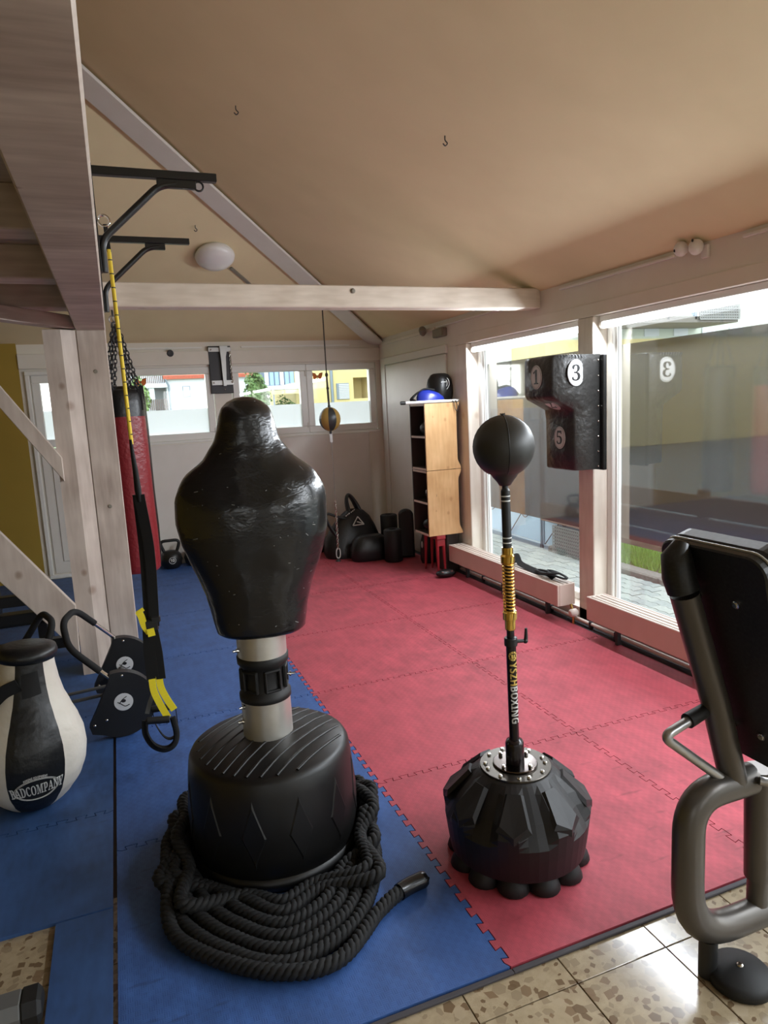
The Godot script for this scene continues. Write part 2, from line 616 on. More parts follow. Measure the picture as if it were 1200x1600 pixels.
	M.slats = std(Color8(92, 78, 72), 0.7)
	M.shutter = std(Color8(190, 196, 198), 0.5)
	M.blue_panel = std(Color8(132, 166, 206), 0.3)
	M.dark_glass = std(Color8(96, 108, 124), 0.15)
	M.leaf = std(Color8(74, 104, 48), 0.65)
	M.leaf.backlight_enabled = true
	M.leaf.backlight = Color(0.2, 0.3, 0.08)
	M.leaf_b = std(Color8(98, 128, 62), 0.65)
	M.bark = std(Color8(86, 70, 54), 0.9)

func scuff_fn(seed_: int) -> Callable:
	var a := field(seed_, 1.0, 4)
	var b := field(seed_ + 1, 1.0, 3)
	var c := field(seed_ + 2, 1.0, 2)
	return func(u, v):
		var k := 0.9 + 0.14 * tiling_s(a, u, v, 7, 7) + 0.1 * tiling_s(b, u, v, 40, 12)
		var streak := tiling_s(c, u, v, 9, 46)
		if streak > 0.42: k -= (streak - 0.42) * 0.55
		k = clampf(k, 0.0, 1.0)
		return Color(k, k, k)

func flake_fn(seed_: int) -> Callable:
	var rng := RandomNumberGenerator.new()
	rng.seed = seed_
	var marks: Array = []
	for i in 40:
		var a := Vector2(rng.randf_range(0.05, 0.9), rng.randf_range(0.05, 0.9))
		var l := rng.randf_range(0.004, 0.03) if rng.randf() < 0.6 else 0.003
		marks.append([a, a + Vector2.from_angle(rng.randf_range(-0.5, 0.9)) * l, rng.randf_range(0.0012, 0.0024)])
	return func(u, v):
		var p := Vector2(u, v)
		for m in marks:
			if absf(p.x - m[0].x) > 0.04 or absf(p.y - m[0].y) > 0.04: continue
			if Geometry2D.get_closest_point_to_segment(p, m[0], m[1]).distance_to(p) < m[2]: return Color8(150, 150, 148)
		return Color8(24, 24, 25)

func tape_fn(seed_: int) -> Callable:
	var a := field(seed_, 1.0, 4)
	var b := field(seed_ + 1, 1.0, 3)
	return func(u, v):
		var h := 0.5 + 0.55 * tiling_s(a, u, v, 4, 5) + 0.22 * absf(tiling_s(b, u, v, 14, 20))
		h += 0.05 * fposmod(v * 4.0 + u, 1.0)
		return Color(h, h, h)

# ================================================================ scene
func _ready() -> void:
	var cam := Camera3D.new()
	cam.name = "camera"
	cam.fov = rad_to_deg(2.0 * atan(800.0 / 1075.02))
	cam.position = Vector3(0, 1.55, 0)
	cam.basis = Basis(Vector3.UP, deg_to_rad(-20.8597)) * Basis(Vector3.RIGHT, deg_to_rad(-8.853)) * Basis(Vector3.BACK, deg_to_rad(-2.8738))
	cam.near = 0.05
	cam.far = 200.0
	add_child(cam)
	cam.current = true

	var env := Environment.new()
	var sky := Sky.new()
	var sm := ProceduralSkyMaterial.new()
	sm.sky_top_color = Color(0.80, 0.84, 0.87)
	sm.sky_horizon_color = Color(0.92, 0.93, 0.92)
	sm.ground_horizon_color = Color(0.62, 0.62, 0.60)
	sm.ground_bottom_color = Color(0.40, 0.40, 0.38)
	sm.sky_energy_multiplier = 1.38
	sm.ground_energy_multiplier = 1.38
	sky.sky_material = sm
	env.background_mode = Environment.BG_SKY
	env.sky = sky
	env.tonemap_mode = Environment.TONE_MAPPER_LINEAR
	env.tonemap_exposure = 3.5
	env.sdfgi_enabled = true
	env.ssao_enabled = true
	env.ssil_enabled = true
	var we := WorldEnvironment.new()
	we.name = "world_environment"
	we.environment = env
	add_child(we)

	make_materials()
	build_room()
	build_floor()
	build_windows()
	build_timber()
	build_outdoors()
	build_dummy()
	build_rope()
	build_reflex_bag()
	build_bench()
	build_hanging()
	build_left_side()
	build_window_side()
	build_back_wall_things()
	build_small_things()

# ---------------------------------------------------------------- room shell
func slab(s: SurfaceTool, pts: Array, up: float) -> void:
	s.set_smooth_group(-1)
	var mid := Vector3.ZERO
	for p in pts: mid += p + Vector3(0, up / 2.0, 0)
	mid /= pts.size()
	var u := Vector3(0, up, 0)
	for i in range(1, pts.size() - 1):
		out_tri(s, pts[0], pts[i], pts[i + 1], mid)
		out_tri(s, pts[0] + u, pts[i] + u, pts[i + 1] + u, mid)
	for i in pts.size():
		var j := (i + 1) % pts.size()
		out_quad(s, pts[i], pts[j], pts[j] + u, pts[i] + u, mid)

const K := 0.445
const LAMP := 0.72      # light of a tube for each metre
const XW := 2.87      # inner face of the window wall
const ZB := -7.45     # inner face of the back wall
const H0 := 2.28      # where the ceiling meets them

func build_room() -> void:
	var ce := setting("ceiling")
	var lo := H0 - K * 0.18
	var top := Vector3(-1.0, H0 + K * (XW + 1.0), ZB + XW + 1.0)
	var e1 := Vector3(3.05, lo, ZB - 0.18)
	var e2 := Vector3(-5.05, lo, ZB - 0.18)
	var s := nb()
	slab(s, [Vector3(3.05, lo, 4.1), e1, top, Vector3(-1.0, top.y, 4.1)], 0.12)
	obj("ceiling_slope", s, M.ceiling, ce)
	s = nb()
	slab(s, [e1, e2, top], 0.12)
	obj("ceiling_slope", s, M.ceiling, ce)
	s = nb()
	slab(s, [e2, Vector3(-5.05, lo, 4.1), Vector3(-1.0, top.y, 4.1), top], 0.12)
	obj("ceiling_slope", s, M.ceiling, ce)
	# board that covers the hip where the two slopes meet
	var tr := setting("trim_1")
	s = nb()
	var a := Vector3(XW - 0.02, H0 - 0.052, ZB + 0.02)
	var b := top + Vector3(0, -0.062, 0)
	var d := (b - a).normalized()
	var across := Vector3(1, 0, 1).normalized()
	var bs := Basis(across, d.cross(across).normalized() * -1.0, d)
	bs.y = bs.z.cross(bs.x)
	box(s, Vector3(0, 0, a.distance_to(b) / 2.0), Vector3(0.185, 0.022, a.distance_to(b)), 0.003, Transform3D(bs, a))
	obj("hip_board", s, M.panel, tr)

	# window wall
	var w := setting("wall_right")
	s = nb()
	span(s, Vector3(XW, 2.035, ZB), Vector3(3.05, H0 + 0.02, 4.1))
	obj("header", s, M.wall, w)
	one_box("header_rail", Vector3(XW - 0.006, 2.035, -5.5), Vector3(XW, 2.115, 4.0), M.wall, w, 0.002)
	one_box("low_wall", Vector3(XW, -0.15, ZB), Vector3(3.05, 0.1, 4.1), M.enamel, w)
	one_box("wall_panel", Vector3(XW + 0.005, 0.1, ZB), Vector3(3.05, 2.035, -5.56), M.wall, w)
	one_box("wall_panel", Vector3(XW, 0.1, 2.5), Vector3(3.05, 2.035, 4.1), M.wall, w)
	for z in [[-5.56, -5.36], [-3.83, -3.67], [-1.75, -1.59], [0.3, 0.46]]:
		one_box("window_post", Vector3(XW, 0.0, z[0]), Vector3(3.05, 2.035, z[1]), M.wood_white, w, 0.006)
	# flush door in the far part of the window wall
	var dr := setting("door_2")
	one_box("door_leaf", Vector3(XW - 0.012, 0.03, -7.232), Vector3(XW + 0.006, 1.977, -5.74), M.panel, dr, 0.004)
	s = nb()
	span(s, Vector3(XW - 0.02, 0.0, -7.36), Vector3(XW + 0.006, 2.06, -7.24), 0.004)
	span(s, Vector3(XW - 0.02, 1.985, -7.24), Vector3(XW + 0.006, 2.06, -5.72), 0.004)
	obj("door_frame", s, M.frame, dr)

	# back wall
	var bw := setting("wall_back")
	var zt := ZB - 0.16
	one_box("wall_panel", Vector3(-0.79, -0.15, zt), Vector3(3.05, 1.26, ZB), M.wall, bw)
	one_box("wall_panel", Vector3(-0.79, 2.03, zt), Vector3(3.05, H0 + 0.02, ZB), M.wall, bw)
	one_box("wall_panel", Vector3(-0.24, 1.26, zt), Vector3(0.12, 2.03, ZB), M.wall, bw)
	one_box("wall_panel", Vector3(1.01, 1.26, zt), Vector3(1.19, 2.03, ZB), M.wall, bw)
	one_box("wall_panel", Vector3(2.82, 1.26, zt), Vector3(3.05, 2.03, ZB), M.wall, bw)
	one_box("wall_panel", Vector3(-0.79, 1.26, zt), Vector3(-0.70, 2.03, ZB), M.wall, bw)
	one_box("wall_beam", Vector3(-0.79, 2.05, ZB), Vector3(XW, 2.19, ZB + 0.035), M.wall, bw, 0.004)
	one_box("cladding_panel", Vector3(0.0, 0.04, ZB), Vector3(0.955, 1.248, ZB + 0.012), M.panel, bw, 0.003)
	one_box("cladding_panel", Vector3(0.963, 0.04, ZB), Vector3(1.19, 1.25, ZB + 0.012), M.panel, bw, 0.003)
	one_box("cladding_panel", Vector3(1.198, 0.04, ZB), Vector3(2.70, 1.25, ZB + 0.012), M.panel, bw, 0.003)
	one_box("sill_board", Vector3(-0.22, 1.262, ZB), Vector3(2.86, 1.285, ZB + 0.03), M.frame, bw, 0.004)
	one_box("yellow_panel", Vector3(-3.4, -0.15, zt), Vector3(-0.79, 3.2, ZB + 0.02), M.yellow, bw)
	var wl := setting("wall_left")
	one_box("wall_panel", Vector3(-3.36, -0.15, ZB), Vector3(-3.2, 3.3, 4.1), M.yellow, wl)
	var wf := setting("wall_front")
	one_box("wall_panel", Vector3(-3.36, -0.15, 4.0), Vector3(3.05, 0.75, 4.14), M.wall, wf)
	one_box("wall_panel", Vector3(-3.36, 2.25, 4.0), Vector3(3.05, 4.4, 4.14), M.wall, wf)
	for x in [[-3.36, -2.2], [-1.2, 1.2], [2.2, 3.05]]:
		one_box("wall_panel", Vector3(x[0], 0.75, 4.0), Vector3(x[1], 2.25, 4.14), M.wall, wf)
	var bb := setting("baseboard_back")
	one_box("skirting", Vector3(-0.76, 0.0, ZB + 0.0), Vector3(XW, 0.035, ZB + 0.02), M.frame, bb, 0.003)
	var t2 := setting("trim_2")
	one_box("ceiling_trim", Vector3(XW - 0.018, H0 - 0.075, -7.3), Vector3(XW, H0 - 0.045, -5.95), M.wall, t2, 0.003)

# ---------------------------------------------------------------- floor
func seam(a: Vector2, b: Vector2, toothed: bool) -> Array:
	# points from a to b without b; teeth are laid from the lower end so that neighbours match
	if not toothed: return [a]
	var flip := (b - a).x + (b - a).y < 0.0
	var lo := b if flip else a
	var hi := a if flip else b
	var d := (hi - lo).normalized()
	var nor := Vector2(absf(d.y), absf(d.x))
	var l := lo.distance_to(hi)
	var n := maxi(1, roundi(l * 0.97 / 0.0705))
	var p := l * 0.97 / n
	var out: Array = [lo]
	for i in n:
		var t0 := l * 0.015 + p * i
		for q in [[0.04, -1], [0.29, -1], [0.20, 1], [0.80, 1], [0.71, -1], [0.96, -1]]:
			out.append(lo + d * (t0 + p * q[0]) + nor * (0.0105 * q[1]))
	out.append(hi)
	if flip: out.reverse()
	out.pop_back()
	return out

func mat_tile(x0: float, x1: float, z0: float, z1: float, teeth: Array, m: Material, parent: Node) -> void:
	# z0 is the near edge; teeth: left, far, right, near
	var A := Vector2(x0, -z0)
	var B := Vector2(x0, -z1)
	var C := Vector2(x1, -z1)
	var D := Vector2(x1, -z0)
	var p := PackedVector2Array()
	for q in seam(A, B, teeth[0]) + seam(B, C, teeth[1]) + seam(C, D, teeth[2]) + seam(D, A, teeth[3]): p.append(q)
	var sh := Geometry2D.offset_polygon(p, -0.0016)
	for q in sh:
		if absf(area(q)) < absf(area(p)): p = q
	var s := nb()
	prism(s, p, 0.0115, Transform3D(Basis(Vector3.RIGHT, Vector3.FORWARD, Vector3.UP), Vector3(0, -0.0115, 0)))
	obj("mat_tile", s, m, parent)

func build_floor() -> void:
	var fl := setting("floor")
	one_box("screed", Vector3(-3.36, -0.2, -7.6), Vector3(3.05, -0.0165, 4.1), M.grout, fl)
	var ta := nb()
	span(ta, Vector3(-0.1485, -0.006, -0.1485), Vector3(0.1485, 0.006, 0.1485), 0.0012)
	ta.generate_normals()
	var tile := ta.commit()
	var k := 0
	for j in range(-3, 6):
		for i in range(-3, 10):
			var x := 0.108 + 0.3 * i - 0.15
			var z := -1.36 + 0.3 * j + 0.15
			if j < -1 and i > 0: continue
			k += 1
			put("floor_tile", tile, M.tile_a if (i * 7 + j * 5) % 3 else M.tile_b, fl, Transform3D(Basis(Vector3.UP, PI / 2.0 * (k % 4)), Vector3(x, -0.018, z)))
	var far := nb()
	span(far, Vector3(-3.2, -0.0165, 0.44), Vector3(2.87, -0.0125, 4.0))
	obj("floor_far", far, M.tile_a, fl)
	far = nb()
	span(far, Vector3(-3.2, -0.0165, -2.26), Vector3(-1.1, -0.0125, 0.44))
	obj("floor_far", far, M.tile_b, fl)

	var zs := [-1.47, -2.505, -3.51, -4.505, -5.505, -6.505, -7.41]
	var red := thing("training_mat", Vector3.ZERO, "red interlocking foam floor mat field in front of the windows", "floor mat")
	var blue := thing("training_mat", Vector3.ZERO, "blue interlocking foam floor mat strip between the red field and black seam", "floor mat")
	for i in 6:
		var first := i > 0
		var last := i < 5
		mat_tile(0.868, 1.858, zs[i], zs[i + 1], [true, last, true, first], M.red_mat, red)
		mat_tile(1.858, 2.80, zs[i], zs[i + 1], [true, last, false, first], M.red_mat, red)
		mat_tile(-0.150, 0.868, zs[i], zs[i + 1], [false, last, true, first], M.blue_mat, blue)
	one_box("edge_strip", Vector3(0.868, -0.0118, -1.468), Vector3(2.80, -0.003, -1.452), M.edging, red, 0.002)
	one_box("edge_strip", Vector3(-0.150, -0.0118, -1.468), Vector3(0.868, -0.003, -1.452), M.edging, blue, 0.002)
	one_box("edge_strip", Vector3(2.80, -0.0118, -7.4), Vector3(2.865, -0.002, -1.47), M.edging, red, 0.002)
	var old := thing("training_mat", Vector3.ZERO, "older darker blue foam mats left of the black seam", "floor mat")
	var zl := [-2.2, -2.79, -3.79, -4.79, -5.8, -6.8, -7.41]
	for i in 6:
		mat_tile(-1.165, -0.160, zl[i], zl[i + 1], [true, i < 5, false, i > 0], M.blue_mat_old, old)
		mat_tile(-2.165, -1.165, zl[i], zl[i + 1], [false, i < 5, true, i > 0], M.blue_mat_old, old)
	mat_tile(-0.33, -0.160, -0.9, -2.195, [false, false, false, false], M.blue_mat_old, old)

# ---------------------------------------------------------------- windows
func framed(w: Node, lo: Vector3, hi: Vector3, ax: int, width: float, bev := 0.006) -> void:
	# frame of four bars in the plane across axis ax (0: x, 2: z)
	var u := 2 if ax == 0 else 0
	var s := nb()
	for q in [0, 1, 2, 3]:
		var a := lo
		var b := hi
		if q == 0: b.y = lo.y + width
		if q == 1: a.y = hi.y - width
		if q >= 2:
			a.y = lo.y + width
			b.y = hi.y - width
			if q == 2: b[u] = lo[u] + width
			else: a[u] = hi[u] - width
		span(s, a, b, bev)
	obj("window_frame", s, M.frame, w)

func tube_lamp(i: int, z0: float, z1: float) -> void:
	# LED tube under the window head; the lamp's light sits just in front of its glowing face
	var l := z1 - z0 - 0.03
	var t := thing("tube_lamp", Vector3(2.925, 1.978, (z0 + z1) / 2.0), "lit white LED tube under the window head, %s" % ["far window left of the post", "near window right of the post", "window beside the viewer", "window behind the viewer"][i], "lamp", "LED tubes over the windows")
	var s := nb()
	cyl(s, Vector3(0, 0, -l / 2.0 + 0.02), Vector3(0, 0, l / 2.0 - 0.02), 0.024, 16)
	obj("glowing_tube", s, M.led, t)
	s = nb()
	span(s, Vector3(-0.018, 0.016, -l / 2.0), Vector3(0.018, 0.056, l / 2.0), 0.004)
	obj("lamp_rail", s, M.frame, t)
	for e in [-1.0, 1.0]:
		s = nb()
		cyl(s, Vector3(0, 0, e * (l / 2.0 - 0.022)), Vector3(0, 0, e * l / 2.0), 0.025, 14, 0.002)
		obj("end_cap", s, M.device, t)
	var a := AreaLight3D.new()
	a.name = "tube_light"
	a.area_size = Vector2(l - 0.05, 0.046)
	a.area_normalize_energy = true
	a.light_energy = LAMP * l
	a.light_color = Color(0.94, 0.97, 1.0)
	a.shadow_enabled = true
	a.set("area_range", 16.0)
	a.set("area_attenuation", 2.0)
	t.add_child(a)
	var out := Vector3(-0.80, -0.60, 0).normalized()
	a.transform = Transform3D(Basis(Vector3.BACK, out.cross(Vector3.BACK) * -1.0, -out), out * 0.0255)

func build_windows() -> void:
	var zz := [[-5.36, -3.83, true], [-3.67, -1.75, true], [-1.59, 0.3, false], [0.46, 2.5, true]]
	for i in zz.size():
		var z0: float = zz[i][0]
		var z1: float = zz[i][1]
		var w := setting("window_%d" % (i + 1))
		framed(w, Vector3(2.975, 0.1, z0), Vector3(3.05, 2.035, z1), 0, 0.055)
		one_box("glass_bead", Vector3(2.998, 0.155, z0 + 0.055), Vector3(3.012, 1.98, z0 + 0.068), M.frame, w, 0.003)
		one_box("glass_seal", Vector3(3.013, 0.155, z0 + 0.055), Vector3(3.018, 1.98, z0 + 0.062), M.gap, w)
		one_box("pane", Vector3(3.020, 0.15, z0 + 0.05), Vector3(3.026, 1.985, z1 - 0.05), M.glass, w)
		if zz[i][2]:
			one_box("mirror_film", Vector3(3.0180, 0.615, z0 + 0.09), Vector3(3.0188, 1.848, z1 - 0.06), M.film, w)
		tube_lamp(i, z0, z1)
	# lever of the tilt window on the head of the first window
	var lv := setting("window_lever")
	var s := nb()
	span(s, Vector3(2.935, 2.0, -3.93), Vector3(2.96, 2.035, -3.905), 0.003)
	cyl(s, Vector3(2.948, 2.01, -4.0), Vector3(2.948, 2.004, -3.9), 0.008, 10, 0.002)
	obj("lever", s, M.alu, lv)
	# back windows: clear above, frosted below
	var xs := [[0.13, 1.0], [1.2, 2.005], [2.005, 2.81]]
	for i in 3:
		var w := setting("window_%d" % (i + 5))
		var x0: float = xs[i][0]
		var x1: float = xs[i][1]
		framed(w, Vector3(x0, 1.285, ZB - 0.07), Vector3(x1, 2.03, ZB + 0.012), 2, 0.072)
		one_box("pane", Vector3(x0 + 0.06, 1.35, ZB - 0.045), Vector3(x1 - 0.06, 1.965, ZB - 0.038), M.glass, w)
		one_box("frosted_film", Vector3(x0 + 0.07, 1.356, ZB - 0.0365), Vector3(x1 - 0.07, 1.605, ZB - 0.0355), M.frost, w)
		var hs := nb()
		for h in [1.37, 1.93]: cyl(hs, Vector3(x1 - 0.012, h - 0.03, ZB + 0.018), Vector3(x1 - 0.012, h + 0.03, ZB + 0.018), 0.007, 8, 0.002)
		obj("hinge", hs, M.frame, w)
	for i in 2:  # unseen windows added behind the viewer, for fill light and front rim highlights
		var w := setting("window_%d" % (i + 8))
		var x0 := -2.2 + 3.4 * i
		framed(w, Vector3(x0, 0.75, 4.03), Vector3(x0 + 1.0, 2.25, 4.10), 2, 0.07)
		one_box("pane", Vector3(x0 + 0.06, 0.81, 4.06), Vector3(x0 + 0.94, 2.19, 4.066), M.glass, w)
	var d := setting("door_1")
	framed(d, Vector3(-0.75, 0.0, ZB - 0.02), Vector3(-0.25, 2.03, ZB + 0.03), 2, 0.04)
	framed(d, Vector3(-0.70, 1.30, ZB - 0.05), Vector3(-0.29, 1.99, ZB + 0.014), 2, 0.075)
	one_box("pane", Vector3(-0.64, 1.36, ZB - 0.03), Vector3(-0.35, 1.93, ZB - 0.024), M.glass, d)
	one_box("frosted_film", Vector3(-0.63, 1.37, ZB - 0.0225), Vector3(-0.36, 1.65, ZB - 0.0215), M.frost, d)
	one_box("door_panel", Vector3(-0.69, 0.05, ZB), Vector3(-0.29, 1.29, ZB + 0.016), M.panel, d, 0.004)
	one_box("raised_panel", Vector3(-0.605, 0.165, ZB + 0.016), Vector3(-0.315, 1.22, ZB + 0.026), M.panel, d, 0.004)

# ---------------------------------------------------------------- timber
func build_timber() -> void:
	var s := nb()
	var t := setting("tie_beam")
	one_box("beam", Vector3(0.01, 2.165, -4.37), Vector3(2.869, 2.30, -4.24), M.wood_rail, t, 0.006)
	s = nb()
	lathe(s, [Vector2(0.014, 0), Vector2(0.016, 0.006), Vector2(0.008, 0.012)], 12, Transform3D(Basis(Vector3.RIGHT, PI / 2.0), Vector3(1.48, 2.265, -4.24)))
	obj("screw_plug", s, M.grey_box, t)
	var pb := setting("timber_post")
	one_box("post", Vector3(-0.155, -0.0115, -4.66), Vector3(0.006, 2.07, -4.50), M.wood_v, pb, 0.004)
	s = nb()
	for h in [[-0.07, 1.83], [-0.075, 1.02]]:
		lathe(s, [Vector2(0.012, 0), Vector2(0.012, 0.003), Vector2(0.009, 0.004)], 10, Transform3D(Basis(Vector3.RIGHT, PI / 2.0), Vector3(h[0], h[1], -4.50)))
	obj("dowel", s, M.grey_box, pb)
	var pa := setting("timber_post")
	s = nb()
	prism(s, PackedVector2Array([Vector2(-0.33, 4.45), Vector2(-0.235, 4.45), Vector2(-0.1575, 4.503), Vector2(-0.1575, 4.66), Vector2(-0.33, 4.66)]), 2.0815, Transform3D(Basis(Vector3.RIGHT, Vector3.FORWARD, Vector3.UP), Vector3(0, -0.0115, 0)), 0.004)
	obj("post", s, M.wood_v, pa)
	var lb := setting("loft_beam")
	one_box("beam", Vector3(-0.155, 2.07, -5.25), Vector3(0.009, 2.47, 3.9), M.wood_h, lb, 0.006)
	var lf := setting("loft_floor")
	one_box("boarding", Vector3(-3.2, 2.29, -4.7), Vector3(-0.155, 2.33, 3.9), M.wood_h, lf)
	for i in 8:
		var z := -4.25 + 0.83 * i
		one_box("joist", Vector3(-3.2, 2.15, z - 0.07), Vector3(-0.156, 2.29, z + 0.07), M.wood_h, lf, 0.005)
	s = nb()
	var a := Vector3(-0.17, 2.115, -4.56)
	var b := Vector3(-1.05, 2.115, -3.41)
	var d := (b - a).normalized()
	var across := d.cross(Vector3.UP)
	box(s, Vector3(0, 0, a.distance_to(b) / 2.0), Vector3(0.09, 0.075, a.distance_to(b)), 0.004, Transform3D(Basis(Vector3.UP.cross(d), Vector3.UP, d), a))
	obj("corner_brace", s, M.wood_h, lf)
	var br := setting("timber_brace")
	s = nb()
	prism(s, PackedVector2Array([Vector2(-0.303, 1.339), Vector2(-0.823, 2.15), Vector2(-0.915, 2.15), Vector2(-0.304, 1.20)]), 0.045, Transform3D(Basis.IDENTITY, Vector3(0, 0, -4.449)), 0.003)
	obj("brace", s, M.wood_v, br)
	br = setting("timber_brace")
	s = nb()
	prism(s, PackedVector2Array([Vector2(-0.327, 0.455), Vector2(-1.30, 1.83), Vector2(-1.30, 1.46), Vector2(-0.335, 0.155)]), 0.045, Transform3D(Basis.IDENTITY, Vector3(0, 0, -4.449)), 0.003)
	obj("brace", s, M.wood_v, br)

# ---------------------------------------------------------------- outdoors
func leafy(rng: RandomNumberGenerator, c: Vector3, r: Vector3, n: int, size: float) -> SurfaceTool:
	var s := nb()
	s.set_smooth_group(-1)
	for i in n:
		var d := Vector3(rng.randfn(), rng.randfn(), rng.randfn()).normalized()
		var p := c + d * r * (0.62 + 0.38 * rng.randf()) * (0.88 + 0.12 * sin(d.x * 7.0 + d.y * 9.0))
		var nor := (d + Vector3(rng.randf_range(-0.8, 0.8), rng.randf_range(-0.2, 1.0), rng.randf_range(-0.8, 0.8))).normalized()
		var u := nor.cross(Vector3(rng.randf(), rng.randf(), 0.3)).normalized() * size * rng.randf_range(0.7, 1.3)
		var v := nor.cross(u) * 0.6
		quad(s, p - u, p - v, p + u, p + v)
	return s

func tree(called: String, at: Vector3, r: Vector3, n: int, size: float, m: Material, label: String, category: String, seed_: int) -> void:
	var rng := RandomNumberGenerator.new()
	rng.seed = seed_
	var t := thing(called, Vector3(at.x, -0.06, at.z), label, category)
	var c := Vector3(0, at.y + 0.06, 0)
	tag(obj("foliage", leafy(rng, c, r, n, size), m, t), "", "", "", "stuff")
	var s := nb()
	ball(s, c, r * 0.66, 14, 9)
	obj("inner_foliage", s, m, t)
	s = nb()
	tube(s, [Vector3.ZERO, Vector3(0.03, c.y * 0.5, 0), c], [0.09, 0.07, 0.04], 8)
	obj("trunk", s, M.bark, t)

func build_outdoors() -> void:
	var g := setting("ground")
	one_box("ground_slab", Vector3(3.05, -0.4, -60), Vector3(60, -0.075, 30), M.paving_b, g)
	one_box("ground_slab", Vector3(-40, -0.4, -60), Vector3(3.05, -0.075, -7.62), M.lawn, g)
	var p := PackedVector2Array()
	for q in [[0, 0], [0.05, 0.016], [0.1, 0], [0.15, 0.016], [0.2, 0], [0.2, 0.1], [0.15, 0.116], [0.1, 0.1], [0.05, 0.116], [0, 0.1]]: p.append(Vector2(q[0], q[1]))
	var sh := Geometry2D.offset_polygon(p, -0.0028)
	var s := nb()
	prism(s, sh[0], 0.03, Transform3D(Basis(Vector3.FORWARD, Vector3.RIGHT, Vector3.DOWN), Vector3.ZERO), 0.0)
	s.generate_normals()
	var stone := s.commit()
	var pv := setting("paving")
	one_box("paving_bed", Vector3(3.06, -0.09, -7.75), Vector3(4.12, -0.058, -1.6), M.hole, pv)
	for i in 10:
		for j in 29:
			put("paving_stone", stone, M.paving if (i * 5 + j * 3) % 7 < 4 else M.paving_b, pv, Transform3D(Basis.IDENTITY, Vector3(3.09 + 0.1 * i, -0.045 - 0.0015 * ((i * 3 + j * 7) % 3), -1.85 - 0.2 * j - (0.1 if i % 2 else 0.0))))
	var kb := setting("kerb")
	for j in 6:
		one_box("kerb_stone", Vector3(4.13, -0.1, -5.25 + 0.8 * j - 0.79), Vector3(4.27, -0.005, -5.25 + 0.8 * j), M.kerb, kb, 0.012)
	var bed := setting("lawn_bed")
	one_box("soil", Vector3(4.27, -0.1, -6.0), Vector3(4.9, -0.03, -1.0), M.soil, bed)
	var rng := RandomNumberGenerator.new()
	rng.seed = 5
	s = nb()
	s.set_smooth_group(-1)
	for i in 9000:
		var b := Vector3(rng.randf_range(4.27, 4.9), -0.03, rng.randf_range(-6.0, -1.0))
		var a := rng.randf() * TAU
		var w := Vector3(cos(a), 0, sin(a)) * 0.005
		var tip := b + Vector3(rng.randf_range(-0.05, 0.05), rng.randf_range(0.05, 0.13), rng.randf_range(-0.05, 0.05))
		tri(s, b - w, b + w, tip)
	tag(obj("grass", s, M.grass), "short green lawn grass behind the kerb outside the windows", "grass", "", "stuff")

	# wooden board fence behind the lawn
	var fe := thing("plank_fence", Vector3(4.62, -0.06, -3.6), "weathered brown wooden plank fence on the lawn outside the window", "fence")
	for k in 3:
		one_box("plank", Vector3(-0.015, 0.13 + 0.2 * k, -2.9), Vector3(0.015, 0.31 + 0.2 * k, 2.6), M.plank, fe, 0.004)
	for z in [-2.7, -0.9, 0.9, 2.4]:
		one_box("post", Vector3(0.016, 0.0, z - 0.04), Vector3(0.09, 0.75, z + 0.04), M.plank, fe, 0.004)
	# pale gate with wire braces and the perforated board beside it
	var ga := thing("courtyard_gate", Vector3(4.16, -0.06, -7.6), "pale blue metal gate panels with diagonal wire braces in the courtyard", "gate")
	for k in 3:
		var z := 0.72 * k
		one_box("gate_panel", Vector3(0.0, 0.06, z + 0.02), Vector3(0.015, 1.5, z + 0.68), M.gate, ga, 0.003)
		s = nb()
		for e in [[0.0, 0.025], [0.675, 0.7]]: span(s, Vector3(-0.012, 0.0, z + e[0]), Vector3(0.02, 1.55, z + e[1]), 0.003)
		span(s, Vector3(-0.012, 0.0, z), Vector3(0.02, 0.05, z + 0.7), 0.003)
		obj("gate_frame", s, M.gate_frame, ga)
		s = nb()
		tube(s, [Vector3(-0.02, 0.06, z + 0.06), Vector3(-0.02, 0.62, z + 0.6)], 0.005, 6)
		tube(s, smooth_path([Vector3(-0.02, 0.36, z + 0.32), Vector3(-0.02, 0.42, z + 0.42), Vector3(-0.02, 0.36, z + 0.48), Vector3(-0.02, 0.3, z + 0.40)], 4, true), 0.005, 6, true)
		obj("wire_brace", s, M.slats, ga)
	perforated_board(Vector3(4.085, -0.06, -5.42), Vector3(0, 0, -1), 0.46, 0.30, 15, 9, "grey perforated metal board low beside the plank in the courtyard")
	var pk := thing("timber_rail", Vector3(4.10, -0.06, -5.46), "thick wooden rail above the perforated board in the courtyard", "rail")
	one_box("rail", Vector3(-0.03, 0.33, -0.62), Vector3(0.03, 0.52, 0.3), M.plank, pk, 0.006)
	one_box("rail_post", Vector3(-0.02, 0.0, 0.2), Vector3(0.03, 0.34, 0.28), M.plank, pk, 0.006)

	# cream house to the right, seen above the film of the windows
	var ch := thing("cream_house", Vector3(13.5, -0.06, -16.5), "cream yellow apartment house with a steel balcony, outside the right windows", "building")
	one_box("wall", Vector3(-5.0, 0.0, -3.0), Vector3(9.5, 3.14, 0.0), M.cream, ch)
	one_box("upper_wall", Vector3(-5.0, 3.14, -3.0), Vector3(9.5, 6.2, 0.0), M.pale_wall, ch)
	one_box("corner_wall", Vector3(-4.5, 0.0, 0.0), Vector3(-3.6, 6.2, 0.5), M.pale_wall, ch)
	one_box("balcony_slab", Vector3(-1.3, 3.42, 0.0), Vector3(3.2, 3.58, 1.5), M.kerb, ch)
